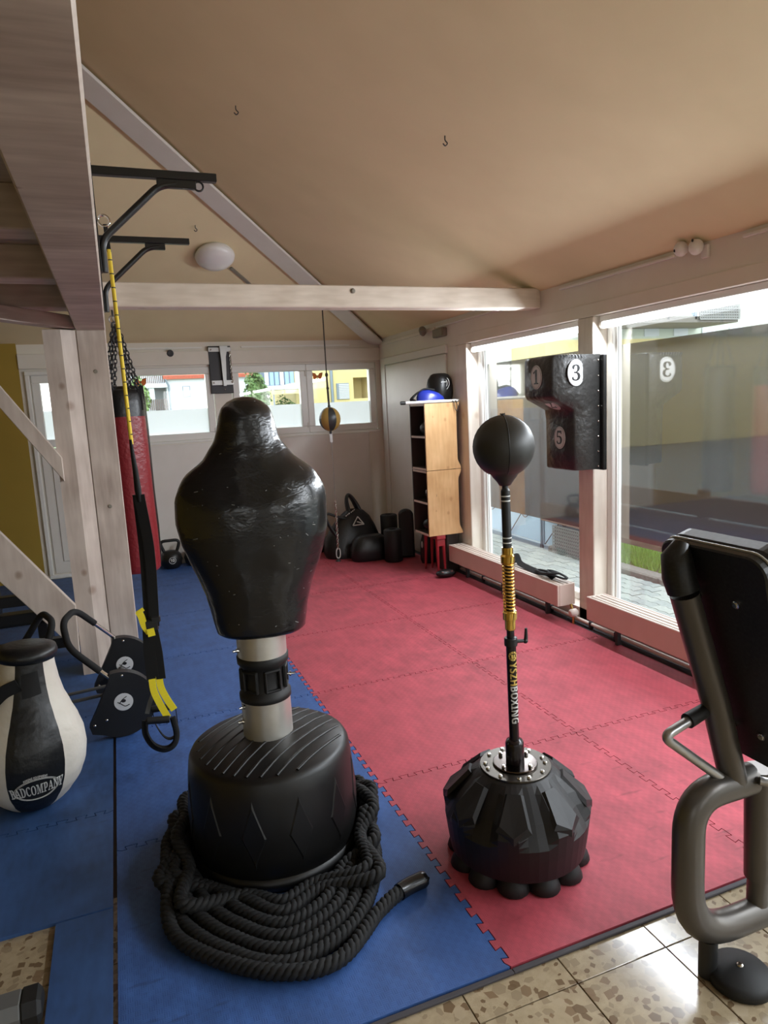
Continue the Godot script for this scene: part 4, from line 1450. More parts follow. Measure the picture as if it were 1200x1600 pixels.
# ---------------------------------------------------------------- exercise bench at the right edge
func build_bench() -> void:
	var z := -1.24
	var t := thing("exercise_bench", Vector3(1.45, -0.012, z), "grey steel exercise bench with black back pad, at the right edge", "bench")
	var o := -t.position
	var P := func(x: float, y: float, dz := 0.0) -> Vector3: return Vector3(x, y, z + dz) + o
	var s := nb()
	var pts := bent([P.call(1.47, 0.528), P.call(1.262, 0.528), P.call(1.262, 0.118), P.call(2.45, 0.118)], 0.17, 9)
	tube(s, pts, 0.043, 20, false, Vector2(0.86, 1.0))
	obj("main_frame", s, M.grey_steel, t)
	s = nb()
	tube(s, [P.call(1.258, 1.055, -0.025), P.call(1.355, 0.75, -0.01), P.call(1.415, 0.52)], 0.037, 18, false, Vector2(1.0, 0.9))
	obj("back_tube", s, M.grey_steel, t)
	s = nb()
	tube(s, [P.call(1.255, 1.065, -0.025), P.call(1.245, 1.10, -0.03), P.call(1.242, 1.15, -0.035), P.call(1.26, 1.18, -0.04)], [0.040, 0.041, 0.038, 0.02], 18, false, Vector2(1.0, 0.95))
	obj("tube_sleeve", s, M.pad, t)
	s = nb()
	tube(s, [P.call(1.50, 0.55), P.call(1.512, 0.23)], 0.036, 18)
	tube(s, [P.call(1.512, 0.26), P.call(1.512, 0.15)], 0.028, 14)
	tube(s, [P.call(1.512, 0.20), P.call(1.62, 0.17), P.call(1.8, 0.145)], 0.024, 12)
	obj("seat_post", s, M.grey_steel, t)
	s = nb()
	tube(s, [P.call(1.45, 0.525), P.call(1.9, 0.47), P.call(2.3, 0.46)], 0.028, 14)
	obj("seat_tube", s, M.grey_steel, t)
	s = nb()
	tube(s, bent([P.call(1.36, 0.56, 0.005), P.call(1.175, 0.712, -0.0), P.call(1.335, 0.742, -0.02)], 0.03, 6), 0.0125, 12)
	obj("side_handle", s, M.alu, t)
	s = nb()
	tube(s, [P.call(1.263, 0.729, -0.012), P.call(1.335, 0.742, -0.02)], [0.0195, 0.018], 14)
	obj("handle_grip", s, M.rubber, t)
	s = nb()
	tube(s, [P.call(1.455, 0.545, 0.04), P.call(1.60, 0.52, 0.16)], 0.012, 10)
	obj("stay_rod", s, M.alu, t)
	# padded back, seen from behind
	var low := Vector3(1.472, 0.60, z + 0.03)
	var high := Vector3(1.285, 1.185, z + 0.03)
	var up := (high - low).normalized()
	var wide := Vector3(0, 0, 1)
	var fw := up.cross(wide).normalized()      # across the thickness
	if fw.x < 0.0: fw = -fw
	var xf := Transform3D(Basis(wide, up, wide.cross(up)), low + o)
	var l := low.distance_to(high)
	var out := PackedVector2Array()
	for q in [[0.105, 0.0, -90, 0], [0.155, l, 0, 90], [-0.155, l, 90, 180], [-0.105, 0.0, 180, 270]]:
		for k in 7:
			var a: float = deg_to_rad(lerpf(q[2], q[3], k / 6.0))
			out.append(Vector2(q[0] - signf(q[0]) * 0.045, q[1] + (0.045 if q[1] == 0.0 else -0.045)) + Vector2.from_angle(a) * 0.045)
	s = nb()
	prism(s, out, 0.022, Transform3D(xf.basis, xf.origin), 0.004)
	var pad := obj("pad_board", s, M.pad, t)
	s = nb()
	prism(s, out, 0.075, Transform3D(xf.basis, xf.origin - xf.basis.z * 0.075), 0.02)
	var cushion := obj("pad_cushion", s, M.leather, t)
	s = nb()
	var rim: Array = []
	for p in out: rim.append(xf * Vector3(p.x, p.y, -0.002))
	tube(s, rim, 0.0035, 6, true)
	obj("piping", s, M.pad_edge, cushion)
	for q in [[-0.055, l - 0.135], [0.055, l - 0.135], [-0.04, 0.10], [0.04, 0.10]]:
		s = nb()
		lathe(s, [Vector2(0.010, 0), Vector2(0.010, 0.003), Vector2(0.0065, 0.004), Vector2(0.0065, 0.007), Vector2(0.004, 0.007)], 12, Transform3D(xf.basis * Basis(Vector3.RIGHT, PI / 2.0), xf * Vector3(q[0], q[1], 0.022)), true)
		obj("bolt", s, M.chrome, pad)
	# seat beyond the frame of the picture
	s = nb()
	span(s, P.call(1.62, 0.50, -0.16), P.call(2.1, 0.57, 0.16), 0.02)
	obj("seat_pad", s, M.leather, t)
	# feet
	for x in [1.338, 2.25]:
		s = nb()
		cyl(s, P.call(x, -0.008, 0.0), P.call(x, 0.10, 0.0), 0.024, 14)
		obj("foot_post", s, M.black, t)
		s = nb()
		lathe(s, [Vector2(0.075, -0.0), Vector2(0.083, 0.004), Vector2(0.083, 0.022), Vector2(0.072, 0.034), Vector2(0.012, 0.044)], 32, Transform3D(Basis.IDENTITY, P.call(x + 0.065, -0.012, 0.045)))
		var ft := obj("foot_disc", s, M.rubber, t)
		s = nb()
		lathe(s, [Vector2(0.009, 0), Vector2(0.009, 0.004), Vector2(0.005, 0.006)], 12, Transform3D(Basis.IDENTITY, P.call(x + 0.065, 0.031, 0.045)))
		obj("foot_screw", s, M.chrome, ft)
	s = nb()
	span(s, P.call(2.30, 0.06, -0.28), P.call(2.38, 0.14, 0.28), 0.01)
	obj("cross_foot", s, M.grey_steel, t)

# ---------------------------------------------------------------- hanging things
func links(s: SurfaceTool, a: Vector3, b: Vector3, size: float, wire: float) -> void:
	var n := maxi(2, roundi(a.distance_to(b) / (size * 1.5)))
	var d := (b - a).normalized()
	var u := d.cross(Vector3(0.3, 0.2, 1)).normalized()
	var v := d.cross(u)
	for i in n:
		var c := a.lerp(b, (i + 0.5) / n)
		var side := u if i % 2 == 0 else v
		var pts: Array = []
		for k in 8:
			var t := TAU * k / 8.0
			pts.append(c + d * (cos(t) * size) + side * (sin(t) * size * 0.55))
		tube(s, pts, wire, 5, true)

func heavy_bag(at: Vector3, r: float, y0: float, y1: float, apex: float, body: Material, label: String) -> void:
	var t := thing("heavy_bag", at, label, "punching bag", "heavy bags behind the timber post")
	var n := field(17, 3.0, 3)
	var rings: Array = []
	for q in [[0.0, 0.90], [0.012, 0.97], [0.04, 1.0], [0.2, 1.02], [0.4, 1.01], [0.6, 1.0], [0.75, 0.985], [0.86, 0.98]]:
		rings.append(bag_ring(q, r, y0, y1, n))
	var s := nb()
	loft(s, rings)
	obj("body", s, body, t)
	rings = []
	for q in [[0.855, 0.99], [0.93, 0.985], [0.975, 0.93], [0.995, 0.84], [1.0, 0.6]]:
		rings.append(bag_ring(q, r, y0, y1, n))
	s = nb()
	loft(s, rings)
	obj("top_band", s, M.black_vinyl, t)
	for k in 4:
		var a := PI / 2.0 * k + 0.5
		s = nb()
		links(s, Vector3(cos(a) * r * 0.85, y1 - 0.02, sin(a) * r * 0.85), Vector3(0, apex, 0), 0.021, 0.0042)
		obj("chain", s, M.bracket, t)
		s = nb()
		box(s, Vector3(cos(a) * r * 0.93, y1 - 0.07, sin(a) * r * 0.93), Vector3(0.03, 0.14, 0.012), 0.003, Transform3D(Basis.IDENTITY, Vector3.ZERO))
		obj("strap", s, M.web, t)
	s = nb()
	var ringp: Array = []
	for k in 14: ringp.append(Vector3(cos(TAU * k / 14.0) * 0.025, apex + 0.02 + sin(TAU * k / 14.0) * 0.025, 0))
	tube(s, ringp, 0.005, 6, true)
	obj("snap_ring", s, M.alu, t)

func bag_ring(q: Array, r: float, y0: float, y1: float, n: FastNoiseLite) -> Array:
	var out: Array = []
	for p in ring(Vector3(0, lerpf(y0, y1, q[0]), 0), r * q[1], r * q[1], 36):
		out.append(p * Vector3(1, 1, 1) + Vector3(p.x, 0, p.z) * 0.05 * n.get_noise_3d(p.x * 3, p.y, p.z * 3))
	return out

func bracket_arm(at: Vector3, ring_end: bool, label: String) -> void:
	var t := thing("bag_bracket", at, label, "bracket", "steel bag brackets on the loft beam")
	one_box("arm", Vector3(0.0, -0.015, -0.015), Vector3(0.455, 0.015, 0.015), M.black_paint, t, 0.002)
	var s := nb()
	tube(s, bent([Vector3(0.012, -0.36, 0), Vector3(0.014, -0.245, 0), Vector3(0.235, -0.04, 0), Vector3(0.30, -0.028, 0)], 0.04, 5), 0.0135, 10)
	obj("strut", s, M.black_paint, t)
	one_box("gusset", Vector3(0.23, -0.045, -0.012), Vector3(0.375 if ring_end else 0.33, -0.015, 0.012), M.black_paint, t, 0.002)
	one_box("wall_plate", Vector3(-0.001, -0.36, -0.025), Vector3(0.005, 0.02, 0.025), M.black_paint, t, 0.001)
	if ring_end:
		s = nb()
		var p: Array = []
		for k in 16: p.append(Vector3(0.385 + cos(TAU * k / 16.0) * 0.017, -0.034 + sin(TAU * k / 16.0) * 0.017, 0.004))
		tube(s, p, 0.004, 6, true)
		obj("eye_ring", s, M.black_paint, t)

func ribbon(s: SurfaceTool, pts: Array, wide: Vector3, w: float, thick := 0.002) -> void:
	# flat strap along a path
	s.set_smooth_group(1)
	var n := pts.size()
	var L: Array = []
	for i in n:
		var d: Vector3 = pts[mini(i + 1, n - 1)] - pts[maxi(i - 1, 0)]
		var side := (wide - d.normalized() * wide.dot(d.normalized())).normalized() * w / 2.0
		var nor := d.normalized().cross(side).normalized() * thick / 2.0
		L.append([pts[i] - side - nor, pts[i] + side - nor, pts[i] + side + nor, pts[i] - side + nor])
	for i in n - 1:
		for k in 4:
			s.set_smooth_group(k + 2)
			quad(s, L[i][k], L[i][(k + 1) % 4], L[i + 1][(k + 1) % 4], L[i + 1][k])
	s.set_smooth_group(-1)
	quad(s, L[0][3], L[0][2], L[0][1], L[0][0])
	quad(s, L[n - 1][0], L[n - 1][1], L[n - 1][2], L[n - 1][3])

func build_hanging() -> void:
	bracket_arm(Vector3(0.012, 2.452, -2.88), true, "nearer black steel wall bracket arm with ring, on the loft beam")
	bracket_arm(Vector3(0.012, 2.452, -3.92), false, "farther smaller-looking black steel wall bracket arm on the loft beam")
	heavy_bag(Vector3(0.062, 0.0, -4.98), 0.142, 0.50, 1.735, 2.17, M.red_bag, "red heavy punching bag hanging on chains right of the timber post")
	heavy_bag(Vector3(0.09, 0.0, -5.55), 0.15, 0.46, 1.78, 2.25, M.black_vinyl, "black heavy punching bag hanging behind the red one")
	# hooks that carry the bags
	for q in [[0.062, -4.98, 2.21], [0.09, -5.55, 2.29]]:
		var hk := thing("ceiling_hook", Vector3(q[0], q[2], q[1]), "steel hook carrying the %s heavy bag" % ("red" if q[1] > -5.2 else "black"), "hook")
		var s := nb()
		tube(s, bent([Vector3(0, 0, 0), Vector3(0, 0.06, 0), Vector3(-0.06 if q[1] > -5.2 else -0.14, 0.06, 0.0 if q[1] > -5.2 else 0.3)], 0.03), 0.006, 8)
		obj("hook", s, M.bracket, hk)

	# suspension trainer
	var t := thing("suspension_trainer", Vector3(0.05, 0.0, -3.04), "yellow and black suspension trainer strap hanging from the loft beam", "strap trainer")
	var s := nb()
	var rp: Array = []
	for k in 18: rp.append(Vector3(cos(TAU * k / 18.0) * 0.021 - 0.008, 2.318 + sin(TAU * k / 18.0) * 0.021, 0))
	tube(s, rp, 0.0048, 7, true)
	cyl(s, Vector3(-0.041, 2.318, 0), Vector3(-0.026, 2.318, 0), 0.006, 8)
	obj("eye_bolt", s, M.chrome, t)
	s = nb()
	ribbon(s, [Vector3(-0.004, 2.305, 0), Vector3(0, 2.2, 0)], Vector3(1, 0, 0), 0.016, 0.006)
	obj("carabiner_strap", s, M.web, t)
	s = nb()
	tube(s, [Vector3(0, 2.21, 0), Vector3(0.004, 1.85, 0), Vector3(0.008, 1.44, 0)], 0.0078, 8)
	var cord := obj("anchor_strap", s, M.yellow_cord, t)
	for k in 14:
		s = nb()
		var y := 2.17 - 0.053 * k
		tube(s, [Vector3(0.0002 + 0.0105 * (2.21 - y) / 0.77, y - 0.002, 0), Vector3(0.0002 + 0.0105 * (2.21 - y) / 0.77, y + 0.002, 0)], 0.0086, 8)
		obj("stitch_band", s, M.cord, cord)
	s = nb()
	tube(s, [Vector3(0.006, 1.46, 0), Vector3(0.008, 1.40, 0), Vector3(0.012, 1.33, 0), Vector3(0.014, 1.25, 0), Vector3(0.016, 1.20, 0)], [0.010, 0.014, 0.019, 0.024, 0.018], 10, false, Vector2(1.0, 0.6))
	obj("equalizer_loop", s, M.web, t)
	for q in [[-0.004, 0.0], [0.016, 0.012]]:
		s = nb()
		ribbon(s, smooth_path([Vector3(0.012 + q[0] * 0.3, 1.23, q[1]), Vector3(0.018 + q[0], 1.0, q[1]), Vector3(0.012 + q[0], 0.78, q[1]), Vector3(0.006 + q[0], 0.66, q[1])], 5), Vector3(1, 0, 0.2), 0.042, 0.005)
		obj("main_strap", s, M.web, t)
	s = nb()
	box(s, Vector3(0.012, 0.665, 0.01), Vector3(0.055, 0.05, 0.022), 0.006)
	box(s, Vector3(0.030, 0.69, 0.012), Vector3(0.04, 0.03, 0.02), 0.005, Transform3D(Basis(Vector3.BACK, 0.5), Vector3(0.33, 0.08, 0)) if false else PLAIN)
	obj("cam_buckle", s, M.black, t)
	s = nb()
	ribbon(s, smooth_path([Vector3(-0.036, 0.735, 0.012), Vector3(-0.026, 0.71, 0.016), Vector3(-0.018, 0.67, 0.016), Vector3(0.0, 0.635, 0.02)], 4), Vector3(1, 0.25, 0), 0.028, 0.004)
	ribbon(s, [Vector3(-0.042, 0.728, 0.014), Vector3(-0.014, 0.742, 0.014)], Vector3(0, 1, 0), 0.016, 0.004)
	ribbon(s, [Vector3(0.004, 0.655, 0.026), Vector3(0.008, 0.622, 0.028)], Vector3(1, 0, 0), 0.030, 0.004)
	obj("adjuster_tab", s, M.yellow_web, t)
	for q in [[-0.014, 0.006], [0.014, 0.010]]:
		s = nb()
		ribbon(s, [Vector3(0.004 + q[0] * 0.4, 0.66, q[1]), Vector3(0.006 + q[0], 0.54, q[1]), Vector3(0.008 + q[0], 0.42, q[1])], Vector3(1, 0, 0.2), 0.050, 0.006)
		obj("lower_strap", s, M.web, t)
	for q in [[-0.010, 0.0, 0.0], [0.020, 0.030, -0.012]]:
		s = nb()
		ribbon(s, smooth_path([Vector3(q[0], 0.425 + q[1] * 0.4, 0.01), Vector3(q[0] + 0.003, 0.37 + q[1] * 0.4, 0.012), Vector3(q[0] + 0.022, 0.31 + q[1] * 0.6, 0.02), Vector3(q[0] + 0.048, 0.242 + q[1], 0.02)], 5), Vector3(1, 0.3, 0), 0.029, 0.003)
		obj("handle_strap", s, M.yellow_web, t)
	s = nb()
	ribbon(s, [Vector3(-0.008, 0.36, -0.006), Vector3(-0.03, 0.31, -0.01), Vector3(-0.045, 0.265, -0.01)], Vector3(1, 0.2, 0), 0.018, 0.003)
	obj("rear_strap", s, M.grey_dark, t)
	s = nb()
	cyl(s, Vector3(-0.05, 0.245, 0.02), Vector3(0.045, 0.235, 0.025), 0.016, 14, 0.003)
	obj("hand_grip", s, M.rubber, t)
	s = nb()
	cyl(s, Vector3(-0.028, 0.272, -0.03), Vector3(0.066, 0.268, -0.03), 0.015, 14, 0.003)
	obj("hand_grip", s, M.rubber, t)
	s = nb()
	ribbon(s, smooth_path([Vector3(-0.052, 0.246, 0.02), Vector3(-0.052, 0.19, 0.02), Vector3(-0.028, 0.135, 0.02), Vector3(0.012, 0.108, 0.02), Vector3(0.046, 0.118, 0.02), Vector3(0.062, 0.16, 0.015), Vector3(0.054, 0.236, 0.02)], 5), Vector3(0, 0.1, 1), 0.036, 0.003)
	tube(s, smooth_path([Vector3(-0.056, 0.25, 0.022), Vector3(-0.060, 0.19, 0.022), Vector3(-0.034, 0.128, 0.022), Vector3(0.012, 0.098, 0.022), Vector3(0.052, 0.112, 0.022), Vector3(0.068, 0.16, 0.017), Vector3(0.058, 0.24, 0.022)], 5), 0.0135, 8, false, Vector2(0.5, 1.0))
	obj("foot_cradle", s, M.web, t)
	s = nb()
	ribbon(s, smooth_path([Vector3(-0.022, 0.262, -0.03), Vector3(-0.014, 0.20, -0.03), Vector3(0.016, 0.14, -0.02), Vector3(0.05, 0.13, -0.01), Vector3(0.076, 0.17, -0.02), Vector3(0.076, 0.268, -0.03)], 5), Vector3(0, 0.1, 1), 0.030, 0.003)
	obj("foot_cradle", s, M.web, t)

	# double-end ball between ceiling and floor
	var db := thing("double_end_ball", Vector3(1.985, 0.0, -6.58), "small yellow and dark grey double-end ball strung between ceiling and floor", "punching ball")
	var cy := 1.436
	for k in 8:
		s = nb()
		s.set_smooth_group(1)
		var a0 := TAU * k / 8.0 + 0.36
		for i in 12:
			for j in 3:
				var q: Array = []
				for e in [[0, 0], [1, 0], [1, 1], [0, 1]]:
					var la: float = PI * (i + e[1]) / 12.0 - PI / 2.0
					var lo: float = a0 + TAU / 24.0 * (j + e[0])
					q.append(Vector3(cos(la) * cos(lo) * 0.107, cy + sin(la) * 0.118, -cos(la) * sin(lo) * 0.107))
				quad(s, q[0], q[1], q[2], q[3])
		obj("panel", s, M.mustard if k % 2 == 0 else M.slate, db)
	s = nb()
	cyl(s, Vector3(0, cy - 0.145, 0), Vector3(0, cy - 0.11, 0), 0.012, 10, 0.003)
	cyl(s, Vector3(0, cy + 0.11, 0), Vector3(0, cy + 0.135, 0), 0.014, 10, 0.003)
	obj("end_cap", s, M.slate, db)
	s = nb()
	tube(s, [Vector3(0, cy + 0.13, 0), Vector3(-0.003, cy + 0.25, 0), Vector3(-0.006, cy + 0.45, 0)], [0.010, 0.011, 0.008], 8)
	ball(s, Vector3(-0.003, cy + 0.30, 0), Vector3(0.015, 0.018, 0.015), 8, 6)
	ball(s, Vector3(-0.006, cy + 0.43, 0), Vector3(0.016, 0.022, 0.016), 8, 6)
	tube(s, [Vector3(-0.006, cy + 0.44, 0), Vector3(-0.008, 2.672, 0)], 0.006, 6)
	obj("upper_cord", s, M.cord, db)
	s = nb()
	ribbon(s, [Vector3(0, cy - 0.14, 0), Vector3(0.004, cy - 0.23, 0)], Vector3(1, 0, 0), 0.028, 0.006)
	obj("tie", s, M.print, db)
	s = nb()
	tube(s, [Vector3(0.002, cy - 0.2, 0), Vector3(0.006, 0.62, 0)], 0.0035, 6)
	obj("lower_cord", s, M.alu, db)
	s = nb()
	links(s, Vector3(0.006, 0.62, 0), Vector3(0.004, 0.125, 0), 0.018, 0.0042)
	obj("chain", s, M.chrome, db)
	s = nb()
	tube(s, smooth_path([Vector3(0.004, 0.135, 0), Vector3(0.024, 0.11, 0), Vector3(0.022, 0.05, 0), Vector3(0.004, 0.03, 0), Vector3(-0.016, 0.05, 0), Vector3(-0.014, 0.11, 0)], 4, true), 0.0062, 7, true)
	obj("carabiner", s, M.print, db)
	s = nb()
	lathe(s, [Vector2(0.03, 0), Vector2(0.03, 0.004), Vector2(0.012, 0.012), Vector2(0.008, 0.03)], 14)
	obj("floor_anchor", s, M.slate, db)

# ---------------------------------------------------------------- things on the left
func pear(v: float) -> float:
	# half width of the standing bag at height v (metres)
	var p := [[0.0, 0.105], [0.015, 0.125], [0.05, 0.155], [0.10, 0.187], [0.16, 0.206], [0.22, 0.2105], [0.28, 0.203], [0.34, 0.182], [0.40, 0.154], [0.46, 0.128], [0.52, 0.112], [0.58, 0.101], [0.61, 0.098]]
	for i in p.size() - 1:
		if v <= p[i + 1][0]:
			return lerpf(p[i][1], p[i + 1][1], smoothstep(0, 1, (v - p[i][0]) / (p[i + 1][0] - p[i][0])) * 0.35 + 0.65 * (v - p[i][0]) / (p[i + 1][0] - p[i][0]))
	return 0.098

func on_bag(p: Vector3, mid: float, face: float, xf: Transform3D) -> Vector3:
	p = p.rotated(Vector3.BACK, 0.1)
	var y := mid + p.y
	var r := pear(y) + 0.0035 + p.z
	var a := face - p.x / 0.20
	return xf * Vector3(cos(a) * r, y, sin(a) * r)

func on_bag_arch(p: Vector3, mid: float, face: float, xf: Transform3D) -> Vector3:
	return on_bag(Vector3(p.x, p.y + 0.0555 * sqrt(maxf(0.0, 1.0 - pow(p.x / 0.086, 2))), p.z), mid, face, xf)

func build_left_side() -> void:
	var t := thing("pear_bag", Vector3(-0.47, 0.008, -3.02), "white and black pear-shaped standing punching bag at the left edge", "punching bag")
	var xf := Transform3D(Basis(Vector3.BACK, -0.075), Vector3.ZERO)
	var face := atan2(3.02, 0.47) - 0.03       # towards the viewer
	var wedge := 6
	for k in wedge:
		var s := nb()
		s.set_smooth_group(1)
		var dark := k % 2 == 0
		for i in 30:
			for j in 8:
				var q: Array = []
				for e in [[0, 0], [1, 0], [1, 1], [0, 1]]:
					var y: float = 0.61 * (i + e[1]) / 30.0
					# black panels are wider at the neck, white ones at the belly
					var half := 0.52
					var mid_a := face + TAU * (k - (k % 2)) / wedge
					var a0 := mid_a - half if dark else mid_a + half
					var a1 := mid_a + half if dark else mid_a + TAU / 3.0 - half
					var a := -lerpf(a0, a1, (j + e[0]) / 8.0)
					var r := pear(y)
					q.append(xf * Vector3(cos(a) * r, y, -sin(a) * r))
				quad(s, q[3], q[2], q[1], q[0])
		obj("panel", s, M.black_vinyl if dark else M.white_vinyl, t)
	var s := nb()
	lathe(s, [Vector2(0.0, 0.0), Vector2(0.105, 0.0)], 32, xf, false, false)
	obj("bottom", s, M.black_vinyl, t)
	s = nb()
	lathe(s, [Vector2(0.09, 0.600), Vector2(0.110, 0.610), Vector2(0.114, 0.632), Vector2(0.108, 0.652), Vector2(0.07, 0.664), Vector2(0.0, 0.662)], 36, xf, false, false)
	obj("top_roll", s, M.black_vinyl, t)
	s = nb()
	ribbon(s, smooth_path([xf * Vector3(-0.02, 0.535, 0.118), xf * Vector3(-0.075, 0.51, 0.115), xf * Vector3(-0.13, 0.46, 0.10), xf * Vector3(-0.20, 0.43, 0.07)], 6), Vector3(0, 1, 0.2), 0.055, 0.006)
	obj("carry_strap", s, M.web, t)
	s = nb()
	s.set_smooth_group(1)
	for i in 6:
		for j in 4:
			var q: Array = []
			for e in [[0, 0], [1, 0], [1, 1], [0, 1]]:
				q.append(on_bag(Vector3(-0.055 + 0.11 * (i + e[0]) / 6.0, -0.045 + 0.09 * (j + e[1]) / 4.0, 0.004), 0.53, face, xf))
			quad(s, q[0], q[1], q[2], q[3])
	obj("neck_patch", s, M.web, t)
	put("lettering", lettering("BADCOMPANY", 0.046, 0.0012, true, 800, on_bag.bind(0.135, face, xf), 0.40, 0.5), M.print, t)
	put("small_lettering", lettering("BOXING EQUIPMENT", 0.0095, 0.0008, false, 700, on_bag_arch.bind(0.135, face, xf), 0.62, 1.0), M.print, t)
	s = nb()
	for rr in [[0.076, 0.044], [0.081, 0.048]]:
		var oval: Array = []
		for k in 44:
			var a := TAU * k / 44.0
			oval.append(on_bag(Vector3(cos(a) * rr[0], sin(a) * rr[1], 0.0), 0.135, face, xf))
		tube(s, oval, 0.0012, 4, true)
	obj("logo_oval", s, M.print, t)

	# twin-wheel rocker with loop handles
	var w := thing("ab_rocker", Vector3(-0.10, 0.0, -3.72), "black twin-wheel ab rocker with loop handles beside the timber post", "ab trainer")
	for q in [[-0.01, 0.168, 0.22, 0.165], [0.005, 0.205, -0.22, 0.165]]:
		var poly := PackedVector2Array()
		for k in 40:
			var a := deg_to_rad(-122.0 + 224.0 * k / 39.0)
			poly.append(Vector2.from_angle(a) * q[3])
		poly.append(Vector2(-0.045, 0.120))
		poly.append(Vector2(-0.115, -0.02))
		poly.append(Vector2(-0.150, -0.085))
		poly.append(Vector2(-0.140, -0.125))
		var s2 := nb()
		prism(s2, poly, 0.05, Transform3D(Basis.IDENTITY, Vector3(q[0], q[1], q[2])), 0.006)
		var wheel := obj("wheel", s2, M.black, w)
		s2 = nb()
		lathe(s2, [Vector2(0.044, 0), Vector2(0.044, 0.0015), Vector2(0.042, 0.002), Vector2(0.0, 0.002)], 28, Transform3D(Basis(Vector3.RIGHT, PI / 2.0), Vector3(q[0] + 0.015, q[1] + 0.012, q[2] + 0.05)), true, false)
		obj("badge", s2, M.badge, wheel)
		s2 = nb()
		var c := Vector3(q[0] + 0.015, q[1] + 0.012, q[2] + 0.0524)
		ball(s2, c + Vector3(0.0, 0.006, 0), Vector3(0.011, 0.009, 0.001), 10, 6)
		tube(s2, smooth_path([c + Vector3(-0.028, 0.004, 0), c + Vector3(-0.012, -0.008, 0), c + Vector3(0.006, -0.022, 0), c + Vector3(0.026, -0.016, 0)], 4), 0.0024, 5)
		tube(s2, smooth_path([c + Vector3(-0.02, -0.006, 0), c + Vector3(-0.004, 0.014, 0), c + Vector3(0.016, 0.026, 0)], 4), 0.002, 5)
		obj("badge_mark", s2, M.black, wheel)
		for e in [[-0.126, -0.083], [-0.07, -0.066], [0.02, 0.145]]:
			s2 = nb()
			lathe(s2, [Vector2(0.007, 0), Vector2(0.005, 0.003), Vector2(0.0, 0.004)], 8, Transform3D(Basis(Vector3.RIGHT, PI / 2.0), Vector3(q[0] + e[0], q[1] + e[1], q[2] + 0.05)), false, false)
			obj("rivet", s2, M.chrome, wheel)
	s = nb()
	tube(s, bent([Vector3(-0.045, 0.30, 0.235), Vector3(-0.215, 0.47, 0.20), Vector3(-0.24, 0.565, 0.06), Vector3(-0.19, 0.58, -0.10), Vector3(-0.02, 0.37, -0.20)], 0.06, 6), 0.0105, 12)
	var hd := obj("handle", s, M.chrome, w)
	s = nb()
	tube(s, bent([Vector3(-0.085, 0.338, 0.228), Vector3(-0.215, 0.47, 0.20), Vector3(-0.24, 0.565, 0.06), Vector3(-0.19, 0.58, -0.10), Vector3(-0.105, 0.476, -0.152)], 0.06, 6), 0.0165, 14)
	obj("foam_grip", s, M.foam, hd)
	s = nb()
	for q in [[0.17, 0.20], [0.13, -0.02]]:
		tube(s, [Vector3(-0.02, q[0] + 0.04, q[1]), Vector3(-0.36, q[0], q[1] - 0.06)], 0.009, 8)
	tube(s, [Vector3(0, 0.17, 0.24), Vector3(0, 0.2, -0.2)], 0.014, 10)
	tube(s, [Vector3(-0.36, 0.17, 0.14), Vector3(-0.36, 0.13, -0.08)], 0.010, 10)
	obj("axle", s, M.grey_dark, w)
	s = nb()
	tube(s, bent([Vector3(-0.36, 0.17, 0.14), Vector3(-0.355, 0.36, 0.16), Vector3(-0.275, 0.585, 0.10), Vector3(-0.335, 0.60, -0.05), Vector3(-0.47, 0.40, -0.12), Vector3(-0.47, 0.16, -0.10)], 0.05, 6), 0.0105, 12)
	hd = obj("handle", s, M.chrome, w)
	s = nb()
	tube(s, bent([Vector3(-0.345, 0.39, 0.153), Vector3(-0.275, 0.585, 0.10), Vector3(-0.335, 0.60, -0.05), Vector3(-0.44, 0.445, -0.106)], 0.05, 6), 0.0165, 14)
	obj("foam_grip", s, M.foam, hd)
	s = nb()
	tube(s, [Vector3(-0.36, 0.13, -0.08), Vector3(-0.47, 0.16, -0.10)], 0.009, 8)
	tube(s, [Vector3(-0.36, 0.15, 0.05), Vector3(-0.36, 0.01, 0.06)], 0.012, 8)
	obj("rear_foot", s, M.grey_dark, w)

	# low black rack behind the braces
	var rk := thing("weight_rack", Vector3(-0.95, 0.0, -5.0), "low black steel weight rack behind the slanted timber braces", "rack")
	for y in [0.06, 0.26, 0.38]:
		one_box("rail", Vector3(-0.55, y, 0.05), Vector3(0.40 + (0.38 - y), y + 0.07, 0.12), M.black_paint, rk, 0.004)
	one_box("shelf", Vector3(-0.55, 0.23, -0.3), Vector3(0.4, 0.25, 0.05), M.black_paint, rk, 0.003)
	for x in [-0.5, 0.34]:
		one_box("leg", Vector3(x, 0.0, -0.3), Vector3(x + 0.06, 0.45, 0.05), M.black_paint, rk, 0.004)
	for k in 4:
		var d := thing("weight_plate", Vector3(-1.32 + 0.16 * k, 0.25, -5.13), "black iron weight plate standing in the low rack, %s" % ["far left", "second from left", "third from left", "rightmost"][k], "weight plate", "plates in the low rack")
		s = nb()
		lathe(s, [Vector2(0.02, 0), Vector2(0.11, 0.0), Vector2(0.12, 0.006), Vector2(0.12, 0.028), Vector2(0.11, 0.034), Vector2(0.02, 0.034)], 28, Transform3D(Basis(Vector3.BACK, PI / 2.0), Vector3(0.0, 0.12, 0)), true)
		obj("disc", s, M.black_paint, d)
	# foot of a machine at the lower left
	var ft := thing("machine_foot", Vector3(-0.575, -0.012, -1.87), "grey steel machine foot with black end cap on the tiles, lower left", "machine foot")
	s = nb()
	var prof := PackedVector2Array([Vector2(-0.045, 0.0), Vector2(0.045, 0.0), Vector2(0.045, 0.03), Vector2(0.028, 0.06), Vector2(-0.028, 0.06), Vector2(-0.045, 0.03)])
	prism(s, prof, 1.3, Transform3D(Basis(Vector3.FORWARD, Vector3.UP, Vector3.RIGHT), Vector3(-1.11, 0.004, 0)), 0.003)
